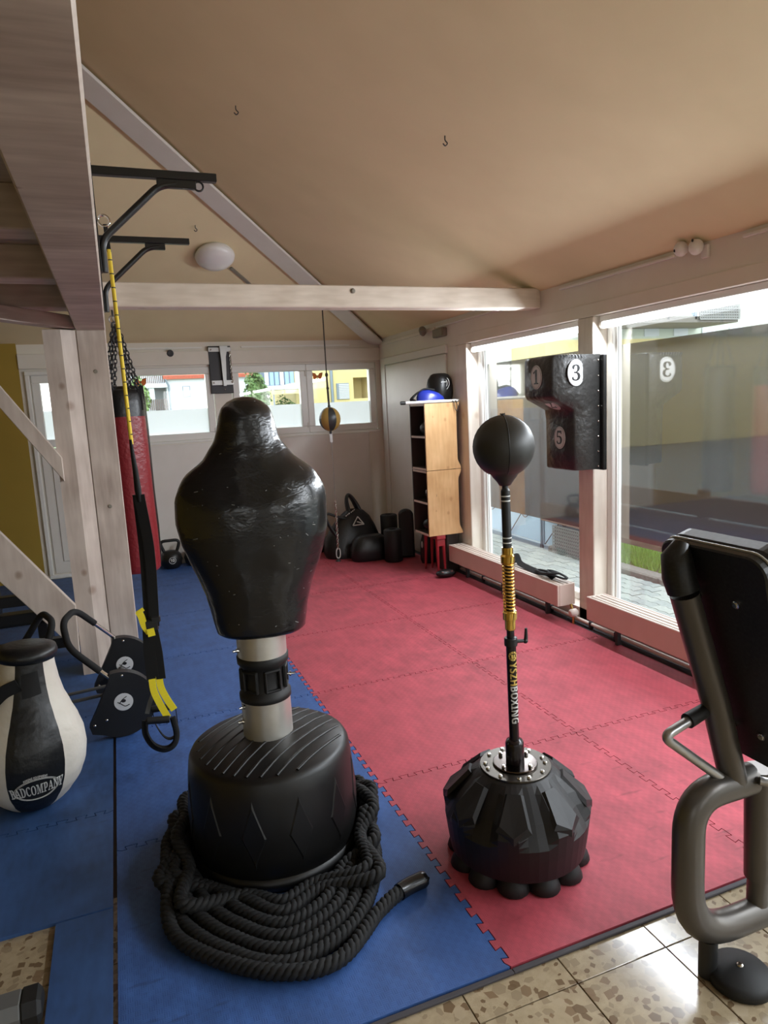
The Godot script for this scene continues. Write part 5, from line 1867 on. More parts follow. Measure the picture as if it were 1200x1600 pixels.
	obj("tube", s, M.grey_dark, ft)
	s = nb()
	var pc := PackedVector2Array()
	for p in prof: pc.append(p * 1.06)
	prism(s, pc, 0.055, Transform3D(Basis(Vector3.FORWARD, Vector3.UP, Vector3.RIGHT), Vector3(0.185, 0.001, 0)), 0.01)
	obj("end_cap", s, M.rubber, ft)
	s = nb()
	tube(s, [Vector3(-0.9, 0.04, 0), Vector3(-0.95, 1.2, 0.1)], 0.035, 12)
	obj("upright", s, M.grey_dark, ft)
	# tall mats in the far left corner, seen only as a reflection
	var cm := thing("crash_mat", Vector3(-2.8, 0.0, -7.2), "tall purple folding crash mat with red foot, mirrored in the window", "mat")
	one_box("upper_section", Vector3(-0.35, 0.55, -0.12), Vector3(0.35, 1.75, 0.10), M.purple_mat, cm, 0.02)
	one_box("lower_section", Vector3(-0.35, -0.0115, -0.14), Vector3(0.35, 0.55, 0.14), M.red_plastic, cm, 0.02)

# ---------------------------------------------------------------- along the window wall
func radiator(z0: float, z1: float, label: String) -> void:
	var t := thing("floor_radiator", Vector3(2.79, 0.0, (z0 + z1) / 2.0), label, "radiator", "low radiators under the windows")
	var a := z0 - t.position.z
	var b := z1 - t.position.z
	one_box("front_panel", Vector3(-0.075, 0.115, a), Vector3(-0.058, 0.268, b), M.radiator, t, 0.004)
	one_box("back_panel", Vector3(0.055, 0.115, a), Vector3(0.07, 0.268, b), M.radiator, t, 0.004)
	one_box("end_panel", Vector3(-0.058, 0.115, b - 0.012), Vector3(0.055, 0.266, b), M.radiator, t, 0.003)
	one_box("end_panel", Vector3(-0.058, 0.115, a), Vector3(0.055, 0.266, a + 0.012), M.radiator, t, 0.003)
	for k in 3:
		var x := -0.048 + 0.036 * k
		one_box("top_bar", Vector3(x, 0.252, a + 0.012), Vector3(x + 0.024, 0.268, b - 0.012), M.radiator, t, 0.004)
	one_box("inner_tray", Vector3(-0.055, 0.12, a + 0.012), Vector3(0.055, 0.18, b - 0.012), M.grey_box, t)
	for z in [a + 0.22, (a + b) / 2.0, b - 0.22]:
		one_box("foot", Vector3(-0.02, -0.011, z - 0.012), Vector3(0.01, 0.118, z + 0.012), M.bracket, t, 0.002)
	var s := nb()
	tube(s, [Vector3(-0.079, 0.215, b - 0.68), Vector3(-0.079, 0.175, b - 0.68)], 0.003, 6)
	tube(s, [Vector3(-0.082, 0.19, b - 0.70), Vector3(-0.082, 0.19, b - 0.665)], 0.003, 6)
	obj("clip", s, M.brass, t)

func build_window_side() -> void:
	radiator(-5.52, -3.86, "low white panel radiator under the far window with straps on it")
	radiator(-3.55, -1.85, "low white panel radiator under the near window behind the bench")
	var s := nb()
	var pp := thing("heating_pipe", Vector3(2.83, 0.0, -3.7), "white heating pipe running low along the window wall", "pipe")
	tube(s, [Vector3(0, 0.035, -1.8), Vector3(0, 0.035, 1.9)], 0.012, 8)
	obj("pipe", s, M.enamel, pp)
	s = nb()
	for z in [-1.4, -0.4, 0.05, 0.3, 1.1]: box(s, Vector3(0, 0.0265, z), Vector3(0.03, 0.053, 0.02), 0.004)
	obj("pipe_clip", s, M.bracket, pp)
	var vl := thing("radiator_valve", Vector3(2.80, 0.0, -3.80), "beige round thermostat valve under the near end of the far radiator", "valve")
	s = nb()
	lathe(s, [Vector2(0.018, -0.03), Vector2(0.026, -0.022), Vector2(0.028, 0.0), Vector2(0.026, 0.022), Vector2(0.016, 0.03)], 18, Transform3D(Basis(Vector3.BACK, PI / 2.0), Vector3(0, 0.078, 0)))
	obj("knob", s, M.enamel, vl)
	s = nb()
	cyl(s, Vector3(0.0, 0.078, 0), Vector3(0.0, 0.13, -0.03), 0.010, 10)
	cyl(s, Vector3(0.0, 0.07, 0), Vector3(0.0, 0.0, 0.0), 0.009, 10)
	obj("stem", s, M.brass, vl)
	# straps left lying on the radiator
	var st := thing("wrist_strap", Vector3(2.795, 0.268, -4.2), "black straps lying crumpled on top of the far radiator", "strap")
	s = nb()
	ribbon(s, smooth_path([Vector3(0.0, 0.05, -0.40), Vector3(0.02, 0.07, -0.34), Vector3(0.0, 0.03, -0.26), Vector3(-0.01, 0.02, -0.14), Vector3(0.0, 0.012, 0.0), Vector3(0.01, 0.02, 0.1), Vector3(-0.01, 0.012, 0.2)], 6), Vector3(1, 0.6, 0), 0.045, 0.006)
	obj("band", s, M.web, st)
	s = nb()
	for q in [[0.0, 0.03, 0.08, 0.3], [0.015, 0.035, 0.2, -0.4], [-0.015, 0.04, 0.15, 0.9]]:
		var loop: Array = []
		for k in 12:
			var a := TAU * k / 12.0
			loop.append(Vector3(q[0] + cos(a) * 0.03, q[1] + sin(a) * 0.02 * q[3], q[2] + sin(a) * 0.11))
		tube(s, loop, 0.011, 7, true, Vector2(1.0, 0.6))
	obj("cuff", s, M.web, st)
	s = nb()
	ball(s, Vector3(0.0, 0.035, -0.36), Vector3(0.03, 0.028, 0.05), 12, 8)
	obj("knot", s, M.web, st)

	# numbered wall target on the window post
	var t := thing("wall_target", Vector3(XW, 0.0, -3.75), "black leather wall punching target with white number discs on the post", "punching pad")
	one_box("mounting_board", Vector3(-0.032, 1.075, -0.24), Vector3(-0.002, 1.79, 0.215), M.leather, t, 0.004)
	# side outline: x into the room, y up
	var rings: Array = []
	for q in [[1.08, 0.195, 0.0], [1.09, 0.205, 0.0], [1.25, 0.205, 0.0], [1.40, 0.207, 0.0], [1.462, 0.215, 0.0], [1.50, 0.285, 0.0], [1.535, 0.352, 0.0], [1.56, 0.366, 0.0], [1.66, 0.366, 0.0], [1.78, 0.362, 0.0], [1.795, 0.345, 0.0]]:
		var r: Array = []
		var d: float = q[1]
		var narrow := 0.155
		var y: float = q[0]
		for e in [[-0.03, 0.185], [-d * 0.5, 0.172], [-d + 0.012, narrow + 0.002], [-d, narrow - 0.012], [-d - 0.006, 0.05], [-d - 0.006, -0.05], [-d, -narrow + 0.012], [-d + 0.012, -narrow - 0.002], [-d * 0.5, -0.172], [-0.03, -0.185]]:
			r.append(Vector3(e[0], y, e[1]))
		r.reverse()
		rings.append(r)
	var s2 := nb()
	loft(s2, rings)
	obj("pad", s2, M.target, t)
	s = nb()
	for k in 15:
		var x := -0.04 - 0.021 * k
		tube(s, [Vector3(x, 1.795, 0.168 + 0.0006 * k), Vector3(x + 0.008, 1.775, 0.176)], 0.0028, 5)
	obj("lacing", s, M.leather, t)
	for k in 8:
		s = nb()
		lathe(s, [Vector2(0.0055, 0), Vector2(0.004, 0.003), Vector2(0.0, 0.004)], 8, Transform3D(Basis(Vector3.RIGHT, PI / 2.0), Vector3(-0.045, 1.10 + 0.094 * k, 0.186)), false, false)
		obj("stud", s, M.chrome, t)
	# discs: (centre, facing, text)
	for q in [[Vector3(-0.373, 1.672, 0.0), Vector3(-1, 0, 0), "1", 0.066], [Vector3(-0.205, 1.685, 0.176), Vector3(0.09, 0, 1), "3", 0.072], [Vector3(-0.2135, 1.285, 0.015), Vector3(-1, 0, 0), "5", 0.064], [Vector3(-0.287, 1.500, 0.03), Vector3(-0.53, -0.85, 0), "2", 0.062]]:
		var z: Vector3 = q[1].normalized()
		var x := Vector3.UP.cross(z).normalized()
		var b := Basis(x, z.cross(x), z)
		s = nb()
		lathe(s, [Vector2(q[3], 0), Vector2(q[3], 0.003), Vector2(q[3] - 0.002, 0.004), Vector2(0, 0.004)], 30, Transform3D(b * Basis(Vector3.RIGHT, PI / 2.0) * Basis.from_scale(Vector3(0.92, 1, 1.12)), q[0] + z * -0.001), true, false)
		var disc := obj("number_disc", s, M.badge, t)
		var lay := Transform3D(b, q[0] + z * 0.0035)
		put("number", lettering(q[2], q[3] * 1.35, 0.001, true, 700, place.bind(lay), 1.0), M.leather, disc)
		s = nb()
		var oval: Array = []
		for k in 30: oval.append(lay * Vector3(cos(TAU * k / 30.0) * q[3] * 0.83, sin(TAU * k / 30.0) * q[3] * 1.02, 0))
		tube(s, oval, 0.0012, 4, true)
		obj("ring", s, M.grey_dark, disc)
	# header details
	var du := thing("cable_duct", Vector3(XW - 0.008, 2.245, -4.0), "thin white cable duct high on the window wall left of the twin lamp", "cable duct")
	one_box("duct", Vector3(-0.012, 0.0, -0.0), Vector3(0.008, 0.014, 1.02), M.device, du, 0.002)
	du = thing("cable_duct", Vector3(XW - 0.008, 2.245, -2.55), "thin white cable duct high on the window wall right of the twin lamp", "cable duct")
	one_box("duct", Vector3(-0.012, 0.0, 0.0), Vector3(0.008, 0.014, 1.6), M.device, du, 0.002)
	du = thing("cable_duct", Vector3(XW - 0.008, 2.225, -5.9), "short white cable duct near the grey box in the far corner", "cable duct")
	one_box("duct", Vector3(-0.012, 0.0, 0.0), Vector3(0.008, 0.014, 1.3), M.device, du, 0.002)
	var tl := thing("twin_sensor", Vector3(XW - 0.02, 2.235, -2.83), "white round twin motion sensor on the window wall near the ceiling", "sensor")
	s = nb()
	ball(s, Vector3(-0.045, 0.03, -0.055), Vector3(0.036, 0.038, 0.036), 16, 10)
	obj("head", s, M.device, tl)
	s = nb()
	ball(s, Vector3(-0.03, 0.022, 0.03), Vector3(0.036, 0.040, 0.036), 16, 10)
	obj("head", s, M.device, tl)
	s = nb()
	for q in [[-0.078, 0.022, -0.064], [-0.064, 0.05, 0.04]]: ball(s, Vector3(q[0], q[1], q[2]), Vector3(0.005, 0.008, 0.006), 8, 6)
	obj("lens", s, M.black, tl)
	one_box("mount", Vector3(0.0, -0.035, 0.03), Vector3(0.02, 0.03, 0.075), M.device, tl, 0.004)
	var gb := thing("junction_box", Vector3(XW, 2.135, -5.93), "small grey box on the window wall above the shelf", "junction box")
	one_box("case", Vector3(-0.045, 0.0, 0.0), Vector3(0.0, 0.075, 0.22), M.grey_box, gb, 0.006)
	one_box("lid", Vector3(-0.05, 0.006, 0.012), Vector3(-0.045, 0.068, 0.208), M.grey_box, gb, 0.002)
	var pg := thing("loudspeaker", Vector3(XW - 0.03, 2.19, -6.12), "small cone-shaped fitting on the wall in the far right corner", "speaker")
	s = nb()
	lathe(s, [Vector2(0.02, 0), Vector2(0.032, 0.02), Vector2(0.036, 0.06), Vector2(0.028, 0.08)], 14, Transform3D(Basis(Vector3(1, 0, 0.6).normalized(), 0.9), Vector3(-0.02, 0.0, 0)))
	obj("cone", s, M.grey_box, pg)
	s = nb()
	tube(s, [Vector3(-0.01, 0.03, 0.0), Vector3(0.03, 0.05, 0.03)], 0.008, 6)
	obj("arm", s, M.device, pg)

func place(p: Vector3, lay: Transform3D) -> Vector3:
	return lay * p

# ---------------------------------------------------------------- back corner
func glove(at: Vector3, turn: float, label: String) -> void:
	var t := thing("boxing_glove", at, label, "boxing glove", "gloves in the shelf")
	t.rotation.y = turn
	var s := nb()
	ball(s, Vector3(0, 0.065, 0), Vector3(0.065, 0.062, 0.085), 16, 10)
	obj("fist", s, M.black_vinyl, t)
	s = nb()
	ball(s, Vector3(0.058, 0.07, 0.01), Vector3(0.026, 0.03, 0.055), 12, 8)
	obj("thumb", s, M.black_vinyl, t)
	s = nb()
	lathe(s, [Vector2(0.045, 0), Vector2(0.05, 0.02), Vector2(0.048, 0.08)], 16, Transform3D(Basis(Vector3.RIGHT, PI / 2.0), Vector3(0, 0.06, 0.055)))
	obj("cuff", s, M.slate, t)
	s = nb()
	ball(s, Vector3(-0.05, 0.085, 0.03), Vector3(0.012, 0.02, 0.016), 8, 6)
	obj("patch", s, M.print, t)

func build_back_wall_things() -> void:
	# two shelf boxes, one on the other: open towards the room, wavy edge to the wall
	for u in 2:
		var y0 := 0.365 if u == 0 else 0.955
		var h := 0.585
		var t := thing("shelf_box", Vector3(2.52, y0, -5.5), "light birch shelf box with wavy back edge, %s of the stack" % ("lower" if u == 0 else "upper"), "shelf", "stacked shelf boxes")
		var poly := PackedVector2Array([Vector2(0.0, 0.0)])
		for k in 25:
			var v := k / 24.0
			var bulge := 0.0
			if v < 0.16: bulge = 0.032 * (0.5 + 0.5 * cos(PI * v / 0.16))
			if v > 0.84: bulge = 0.032 * (0.5 + 0.5 * cos(PI * (1.0 - v) / 0.16))
			poly.append(Vector2(0.305 + bulge, v * h))
		poly.append(Vector2(0.0, h))
		for e in [[-0.018, 0], [-0.33, 1]]:
			var s := nb()
			prism(s, poly, 0.018, Transform3D(Basis.IDENTITY, Vector3(0, 0, e[0])), 0.0015)
			obj("side_panel", s, M.birch if e[1] == 0 else M.shelf_dark, t)
		for y in [0.0, 0.285, h - 0.018]:
			var b := one_box("shelf_board", Vector3(0.004, y, -0.312), Vector3(0.30, y + 0.018, -0.018), M.shelf_dark, t, 0.001)
			one_box("edge_band", Vector3(0.0, y, -0.312), Vector3(0.0035, y + 0.018, -0.018), M.shelf_edge, b)
		one_box("back_board", Vector3(0.285, 0.018, -0.312), Vector3(0.295, h - 0.018, -0.018), M.shelf_dark, t)
	glove(Vector3(2.62, 1.258, -5.66), 0.4, "black boxing glove in the upper shelf box, second compartment from top")
	glove(Vector3(2.63, 0.668, -5.64), -0.5, "black boxing glove in the lower shelf box, upper compartment")
	glove(Vector3(2.62, 0.383, -5.65), 1.0, "black boxing glove in the lowest shelf compartment")
	# stool under the shelf
	var so := thing("step_stool", Vector3(2.66, 0.0, -5.66), "red plastic step stool carrying the shelf boxes", "stool")
	one_box("top", Vector3(-0.07, 0.325, -0.16), Vector3(0.02, 0.365, 0.16), M.red_plastic, so, 0.006)
	for x in [-1.0, 1.0]:
		for z in [-1.0, 1.0]:
			var s := nb()
			tube(s, [Vector3(x * 0.034 - 0.02, 0.0, z * 0.14), Vector3(x * 0.03 - 0.02, 0.33, z * 0.12)], [0.010, 0.018], 8)
			obj("leg", s, M.red_plastic, so)
	one_box("apron", Vector3(-0.06, 0.26, 0.12), Vector3(0.015, 0.33, 0.14), M.red_plastic, so, 0.004)
	var fbk := thing("foam_block", Vector3(2.79, 0.0, -5.66), "dark grey-brown foam block under the shelf beside the red stool", "foam block")
	one_box("block", Vector3(-0.075, 0.0, -0.15), Vector3(0.05, 0.362, 0.10), M.shelf_dark, fbk, 0.008)
	# things on top of the shelf
	var ro := thing("curtain_rod", Vector3(2.65, 1.549, -5.535), "white curtain rod with black end lying on top of the shelf", "rod")
	var s := nb()
	cyl(s, Vector3(-0.29, 0.006, -0.02), Vector3(0.31, 0.006, 0.012), 0.0125, 12)
	obj("rod", s, M.device, ro)
	s = nb()
	cyl(s, Vector3(-0.33, 0.006, -0.022), Vector3(-0.285, 0.006, -0.02), 0.016, 12, 0.002)
	obj("end_cap", s, M.black, ro)
	var hg := thing("head_guard", Vector3(2.78, 1.542, -5.72), "black head guard with white print on top of the shelf", "head guard")
	s = nb()
	var rings: Array = []
	for q in [[0.02, 0.105, 0.10], [0.08, 0.118, 0.115], [0.15, 0.115, 0.112], [0.21, 0.10, 0.10], [0.25, 0.075, 0.075], [0.262, 0.05, 0.05]]:
		rings.append(ring(Vector3(0.0, q[0], 0), q[1], q[2], 28, 0.8, 0.4))
	loft(s, rings)
	obj("shell", s, M.leather, hg)
	s = nb()
	for r in [0.035, 0.055]:
		var arc: Array = []
		for k in 14:
			var a := -0.9 + 2.0 * k / 13.0
			arc.append(Vector3(-0.015 + sin(a + 1.6) * r, 0.17 + cos(a + 1.6) * r * 1.1, 0.113))
		tube(s, arc, 0.0028, 5)
	tube(s, [Vector3(-0.04, 0.18, 0.112), Vector3(0.01, 0.182, 0.112)], 0.004, 5)
	ball(s, Vector3(-0.01, 0.15, 0.113), Vector3(0.014, 0.01, 0.003), 8, 6)
	obj("print", s, M.print, hg)
	s = nb()
	ribbon(s, smooth_path([Vector3(-0.09, 0.11, 0.06), Vector3(-0.2, 0.12, 0.05), Vector3(-0.30, 0.05, 0.05), Vector3(-0.27, 0.02, 0.05), Vector3(-0.2, 0.03, 0.05)], 5), Vector3(0.2, 0.3, 1), 0.05, 0.012)
	obj("chin_strap", s, M.web, hg)
	s = nb()
	tube(s, smooth_path([Vector3(0.02, 0.012, 0.20), Vector3(0.02, 0.0, 0.232), Vector3(0.03, -0.06, 0.236), Vector3(0.045, -0.075, 0.236), Vector3(0.055, -0.04, 0.236), Vector3(0.045, 0.004, 0.23), Vector3(0.045, 0.012, 0.20)], 5), 0.004, 6)
	obj("lace", s, M.cord, hg)
	var bs := thing("blue_shell", Vector3(2.64, 1.545, -5.625), "blue hard shell guard with white studded rim on top of the shelf", "guard")
	s = nb()
	rings = []
	for q in [[0.0, 0.135, 0.06, 0.0], [0.03, 0.13, 0.058, -0.005], [0.06, 0.105, 0.048, -0.02], [0.082, 0.066, 0.034, -0.035], [0.092, 0.03, 0.018, -0.045]]:
		rings.append(ring(Vector3(q[3], q[0] + 0.022, 0), q[1], q[2], 28))
	loft(s, rings)
	obj("shell", s, M.blue_shell, bs)
	s = nb()
	lathe(s, [Vector2(0.98, 0.0), Vector2(1.04, 0.004), Vector2(1.04, 0.02), Vector2(0.98, 0.024)], 28, Transform3D(Basis.from_scale(Vector3(0.136, 1, 0.062)), Vector3.ZERO), true)
	obj("rim", s, M.badge, bs)
	for k in 10:
		s = nb()
		ball(s, Vector3(-0.1 + 0.022 * k, 0.012, 0.0645 * sqrt(1.0 - pow((-0.1 + 0.022 * k) / 0.145, 2))), Vector3(0.006, 0.007, 0.004), 8, 5)
		obj("stud", s, M.grey_dark, bs)

	# gear piled in the corner
	var vest := thing("gear_vest", Vector3(2.22, 0.0, -6.78), "black padded vest with white triangle print slumped in the corner", "vest")
	s = nb()
	rings = []
	for q in [[0.0, 0.30, 0.16, 0.0], [0.05, 0.32, 0.17, 0.0], [0.18, 0.30, 0.15, 0.0], [0.30, 0.24, 0.12, 0.02], [0.40, 0.17, 0.09, 0.04], [0.46, 0.10, 0.06, 0.05], [0.48, 0.05, 0.04, 0.05]]:
		rings.append(ring(Vector3(q[3], q[0], -q[0] * 0.15), q[1], q[2], 32, 0.8))
	loft(s, rings)
	obj("body", s, M.black_vinyl, vest)
	s = nb()
	tube(s, smooth_path([Vector3(0.0, 0.38, -0.05), Vector3(-0.02, 0.55, -0.09), Vector3(0.0, 0.63, -0.1), Vector3(0.05, 0.58, -0.1), Vector3(0.12, 0.42, -0.06)], 5), [0.05, 0.05, 0.048, 0.045, 0.042, 0.04, 0.036, 0.034, 0.032, 0.03, 0.03, 0.032, 0.034, 0.036, 0.04, 0.042, 0.045, 0.05, 0.05, 0.05, 0.05], 8, false, Vector2(1.0, 0.5))
	obj("shoulder_strap", s, M.black_vinyl, vest)
	s = nb()
	tube(s, smooth_path([Vector3(-0.02, 0.38, 0.0), Vector3(-0.15, 0.42, -0.02), Vector3(-0.26, 0.46, -0.03), Vector3(-0.27, 0.38, -0.01), Vector3(-0.20, 0.22, 0.05)], 5), 0.022, 8, false, Vector2(1.3, 0.6))
	obj("shoulder_strap", s, M.black_vinyl, vest)
	var lay := Transform3D(Basis(Vector3.BACK, 0.15) * Basis(Vector3.RIGHT, -0.42), Vector3(0.03, 0.365, 0.085))
	s = nb()
	for q in [[Vector2(-0.06, -0.03), Vector2(0.02, 0.05)], [Vector2(0.02, 0.05), Vector2(0.06, -0.045)], [Vector2(0.06, -0.045), Vector2(-0.06, -0.03)], [Vector2(-0.005, 0.0), Vector2(0.045, -0.03)]]:
		tube(s, [lay * Vector3(q[0].x, q[0].y, 0), lay * Vector3(q[1].x, q[1].y, 0)], 0.0065, 5)
	obj("triangle_print", s, M.print, vest)
	s = nb()
	for k in 6:
		var x := -0.10 + 0.019 * k + (0.008 if k > 2 else 0.0)
		tube(s, [lay * Vector3(x, 0.085 + 0.008 * k, 0), lay * Vector3(x + 0.010, 0.093 + 0.008 * k, 0)], 0.006, 5)
	obj("worn_print", s, M.print, vest)
	var pad := thing("gear_bag", Vector3(1.87, 0.0, -7.2), "flat black bag lying on the floor by the back wall", "bag")
	s = nb()
	rings = []
	for q in [[0.0, 0.19, 0.12], [0.03, 0.21, 0.14], [0.09, 0.2, 0.13], [0.13, 0.15, 0.09]]: rings.append(ring(Vector3(0, q[0], 0), q[1], q[2], 28, 0.8))
	loft(s, rings)
	obj("body", s, M.black_vinyl, pad)
	pad = thing("gear_bag", Vector3(2.30, 0.0, -6.48), "dark bulging sports bag in front of the vest", "bag")
	s = nb()
	rings = []
	for q in [[0.0, 0.19, 0.10], [0.04, 0.21, 0.12], [0.14, 0.2, 0.115], [0.22, 0.17, 0.09], [0.25, 0.12, 0.06]]: rings.append(ring(Vector3(0, q[0], 0), q[1], q[2], 28, 0.75))
	loft(s, rings)
	obj("body", s, M.black_vinyl, pad)
	for q in [[2.47, -6.27, 0.09, 0.325, "nearer black foam roller standing upright beside the sports bag"], [2.61, -6.72, 0.09, 0.40, "taller black foam roller standing behind the nearer one"]]:
		var r := thing("foam_roller", Vector3(q[0], 0.0, q[1]), q[4], "foam roller", "upright foam rollers")
		s = nb()
		lathe(s, [Vector2(q[2] - 0.008, 0), Vector2(q[2], 0.008), Vector2(q[2], q[3] - 0.01), Vector2(q[2] - 0.01, q[3]), Vector2(0.035, q[3]), Vector2(0.034, q[3] - 0.05)], 28, PLAIN, false, false)
		obj("roll", s, M.rubber, r)
	var kp := thing("kick_pad", Vector3(2.68, 0.0, -6.42), "tall black round-topped kick pad leaning by the shelf", "kick pad")
	s = nb()
	var arch := PackedVector2Array([Vector2(-0.075, 0.0), Vector2(0.075, 0.0)])
	for k in 15: arch.append(Vector2(cos(PI * k / 14.0) * 0.075, 0.43 + sin(PI * k / 14.0) * 0.06))
	prism(s, arch, 0.12, Transform3D(Basis(Vector3.UP, -0.35) * Basis(Vector3.RIGHT, -0.06), Vector3.ZERO), 0.018)
	obj("pad", s, M.rubber, kp)
	var sh := thing("shin_guard", Vector3(2.74, 0.0, -6.02), "black shin guard with pale tag on the floor under the shelf", "shin guard")
	s = nb()
	rings = []
	for q in [[0.0, 0.07], [0.04, 0.085], [0.2, 0.08], [0.28, 0.06]]: rings.append(ring(Vector3(0, q[0], 0), q[1], q[1] * 0.7, 20))
	loft(s, rings)
	obj("shell", s, M.black_vinyl, sh)
	s = nb()
	ball(s, Vector3(-0.075, 0.19, 0.02), Vector3(0.01, 0.035, 0.016), 10, 6)
	obj("tag", s, M.badge, sh)
	var fc := thing("foot_cuff", Vector3(2.63, 0.0, -5.42), "black buckled foot cuff on the mat beside the shelf", "cuff")
	s = nb()
	ball(s, Vector3(0, 0.035, 0), Vector3(0.10, 0.035, 0.06), 16, 8)
	obj("band", s, M.black_vinyl, fc)
	for k in 3:
		s = nb()
		box(s, Vector3(-0.05 + 0.045 * k, 0.055, 0.035), Vector3(0.022, 0.012, 0.02), 0.003)
		obj("buckle", s, M.chrome, fc)

	# kettlebells by the back wall
	for q in [[0.405, -7.27, "left of the two black kettlebells by the back wall"], [0.645, -7.29, "right of the two black kettlebells, half behind the dummy"]]:
		var k := thing("kettlebell", Vector3(q[0], 0.0, q[1]), q[2], "kettlebell", "kettlebells by the back wall")
		s = nb()
		lathe(s, [Vector2(0.07, 0.0), Vector2(0.10, 0.03), Vector2(0.112, 0.09), Vector2(0.10, 0.14), Vector2(0.07, 0.175), Vector2(0.0, 0.19)], 28, PLAIN, false, false)
		obj("bell", s, M.black_paint, k)
		s = nb()
		tube(s, bent([Vector3(-0.055, 0.15, 0), Vector3(-0.105, 0.285, 0), Vector3(0.105, 0.285, 0), Vector3(0.055, 0.15, 0)], 0.06, 6), 0.016, 12)
		obj("handle", s, M.black_paint, k)
		var d := Transform3D(Basis(Vector3.UP, 0.05) * Basis(Vector3.RIGHT, -0.1), Vector3(0.005, 0.095, 0.1115))
		s = nb()
		var o: Array = []
		for j in 20: o.append(d * Vector3(cos(TAU * j / 20.0) * 0.033, sin(TAU * j / 20.0) * 0.033, 0))
		tube(s, o, 0.003, 5, true)
		obj("weight_ring", s, M.badge, k)
		put("number", lettering("10", 0.03, 0.002, false, 800, place.bind(d), 1.0), M.print, k)

	# folding steel bracket on the back wall
	var fb := thing("speed_bag_bracket", Vector3(1.10, 1.99, ZB + 0.04), "dark board with grey folding steel bracket between the back windows", "wall bracket")
	one_box("board", Vector3(-0.125, -0.24, -0.04), Vector3(0.105, 0.245, 0.0), M.bracket, fb, 0.004)
	one_box("rail", Vector3(-0.125, 0.185, 0.0), Vector3(0.105, 0.23, 0.012), M.alu, fb, 0.002)
	one_box("rail", Vector3(-0.115, -0.155, 0.0), Vector3(0.11, -0.105, 0.012), M.alu, fb, 0.002)
	s = nb()
	var arm := PackedVector2Array([Vector2(-0.012, 0.24), Vector2(0.07, 0.24), Vector2(0.045, 0.13), Vector2(0.03, -0.165), Vector2(0.0, -0.165), Vector2(-0.005, 0.1)])
	prism(s, arm, 0.03, Transform3D(Basis.IDENTITY, Vector3(0, 0, 0.012)), 0.003)
	obj("arm", s, M.alu, fb)
	for q in [[-0.10, 0.207], [-0.095, -0.13], [0.095, -0.13], [0.015, -0.2], [0.02, -0.125]]:
		s = nb()
		lathe(s, [Vector2(0.008, 0), Vector2(0.006, 0.005), Vector2(0, 0.006)], 8, Transform3D(Basis(Vector3.RIGHT, PI / 2.0), Vector3(q[0], q[1], 0.012)), false, false)
		obj("bolt", s, M.chrome, fb)
	s = nb()
	links(s, Vector3(0.09, 0.19, 0.02), Vector3(0.095, -0.13, 0.02), 0.014, 0.0035)
	obj("chain", s, M.chrome, fb)
	var al := thing("wall_buzzer", Vector3(0.60, 2.17, ZB), "small round black buzzer on the back wall above the left window", "buzzer")
	s = nb()
	lathe(s, [Vector2(0.034, 0), Vector2(0.036, 0.03), Vector2(0.030, 0.045), Vector2(0.018, 0.04), Vector2(0, 0.04)], 20, Transform3D(Basis(Vector3.RIGHT, PI / 2.0), Vector3.ZERO), false, false)
	obj("case", s, M.bracket, al)
	var du := thing("cable_duct", Vector3(0.14, 2.215, ZB), "thin white cable duct along the back wall above the left window", "cable duct")
	one_box("duct", Vector3(0.0, 0.0, 0.0), Vector3(0.78, 0.018, 0.016), M.device, du, 0.002)
	du = thing("cable_duct", Vector3(1.32, 2.215, ZB), "thin white cable duct along the back wall above the middle windows", "cable duct")
	one_box("duct", Vector3(0.0, 0.0, 0.0), Vector3(1.2, 0.018, 0.016), M.device, du, 0.002)
	# butterfly stickers on the panes
	for q in [[0.13 + 0.16, 1.895, "left back window"], [2.005 + 0.14, 1.895, "right back window"]]:
		var bf := thing("butterfly_sticker", Vector3(q[0], q[1], ZB - 0.0345), "orange butterfly sticker on the pane of the %s" % q[2], "sticker")
		for sg in [-1.0, 1.0]:
			s = nb()
			var wing := PackedVector2Array([Vector2(0, 0.0), Vector2(sg * 0.022, 0.032), Vector2(sg * 0.060, 0.042), Vector2(sg * 0.052, 0.006), Vector2(sg * 0.046, -0.026), Vector2(sg * 0.022, -0.034)])
			prism(s, wing, 0.0006)
			obj("wing", s, M.orange_wing, bf)
			s = nb()
			tube(s, [Vector3(sg * 0.022, 0.032, 0.0008), Vector3(sg * 0.060, 0.042, 0.0008), Vector3(sg * 0.052, 0.006, 0.0008)], 0.003, 5)
			obj("wing_edge", s, M.brown_wing, bf)
		s = nb()
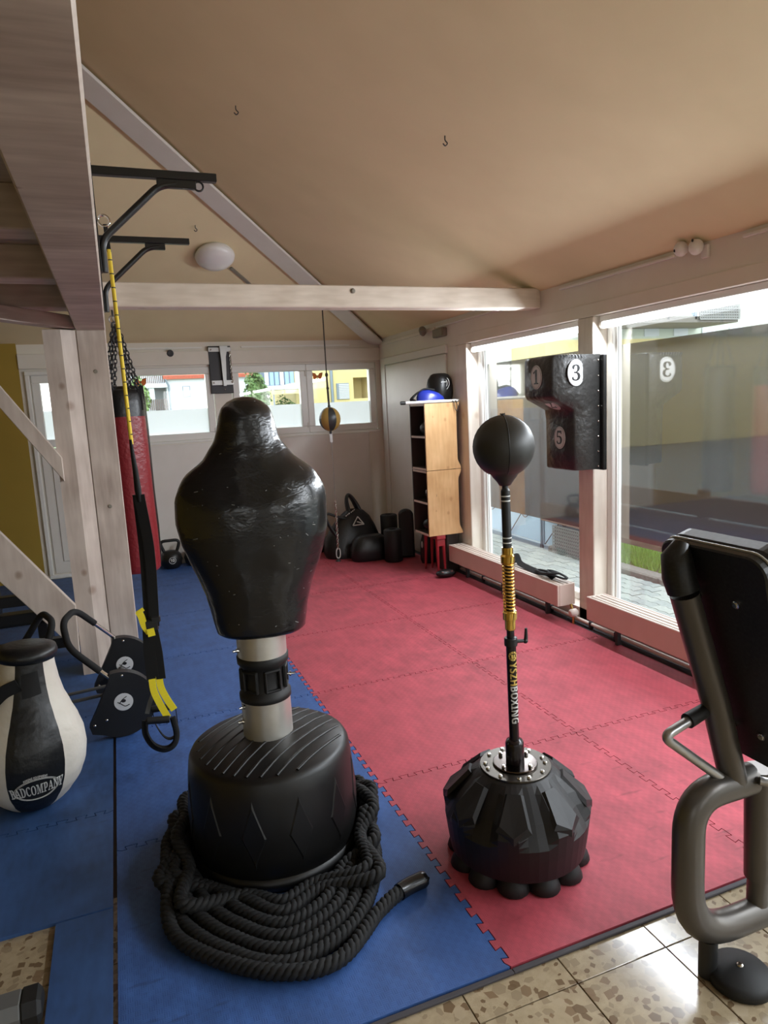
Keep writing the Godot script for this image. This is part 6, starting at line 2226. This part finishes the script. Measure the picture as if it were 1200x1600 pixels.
		cyl(s, Vector3(0, -0.03, 0.001), Vector3(0, 0.016, 0.001), 0.004, 6)
		obj("body", s, M.brown_wing, bf)

# ---------------------------------------------------------------- small things
func build_small_things() -> void:
	var n := Vector3(0, -1, K).normalized()      # out of the back slope, into the room
	var at := Vector3(0.928, 2.28 + K * (-6.12 - ZB), -6.12)
	var t := thing("ceiling_lamp", at, "round white glass ceiling lamp on the back slope", "lamp")
	var b := basis_to(n)
	var s := nb()
	lathe(s, [Vector2(0.15, 0.0), Vector2(0.15, 0.02)], 40, Transform3D(b, Vector3.ZERO), true)
	obj("lamp_base", s, M.device, t)
	s = nb()
	lathe(s, [Vector2(0.158, 0.012), Vector2(0.165, 0.025), Vector2(0.158, 0.05), Vector2(0.13, 0.08), Vector2(0.08, 0.10), Vector2(0.0, 0.107)], 44, Transform3D(b, Vector3.ZERO), false, false)
	obj("lamp_glass", s, M.lamp_glass, t)
	var du := thing("cable_duct", Vector3(1.08, 2.28 + K * (-6.28 - ZB) - 0.008, -6.28), "short pale cable duct on the ceiling beside the round lamp", "cable duct")
	s = nb()
	var q := Vector3(0.20, -0.22 * K, -0.22)
	var d := q.normalized()
	box(s, Vector3(0, 0, q.length() / 2.0), Vector3(0.03, 0.012, q.length()), 0.002, Transform3D(Basis(n.cross(d).normalized(), n, d), Vector3.ZERO))
	obj("duct", s, M.grey_box, du)
	var hooks := [[Vector3(1.64, 0, -3.215), "small steel ceiling hook above the middle of the red mats"], [Vector3(0.794, 0, -4.047), "small steel ceiling hook right of the hip board"], [Vector3(0.749, 0, -5.804), "small steel ceiling hook left of the round lamp"]]
	for h in hooks:
		var p: Vector3 = h[0]
		p.y = 2.28 + K * minf(XW - p.x, p.z - ZB)
		var hk := thing("ceiling_hook", p, h[1], "hook")
		s = nb()
		tube(s, smooth_path([Vector3(0, 0, 0), Vector3(0, -0.02, 0), Vector3(0.012, -0.034, 0), Vector3(0, -0.046, 0), Vector3(-0.012, -0.036, 0)], 4), 0.003, 6)
		obj("hook", s, M.bracket, hk)
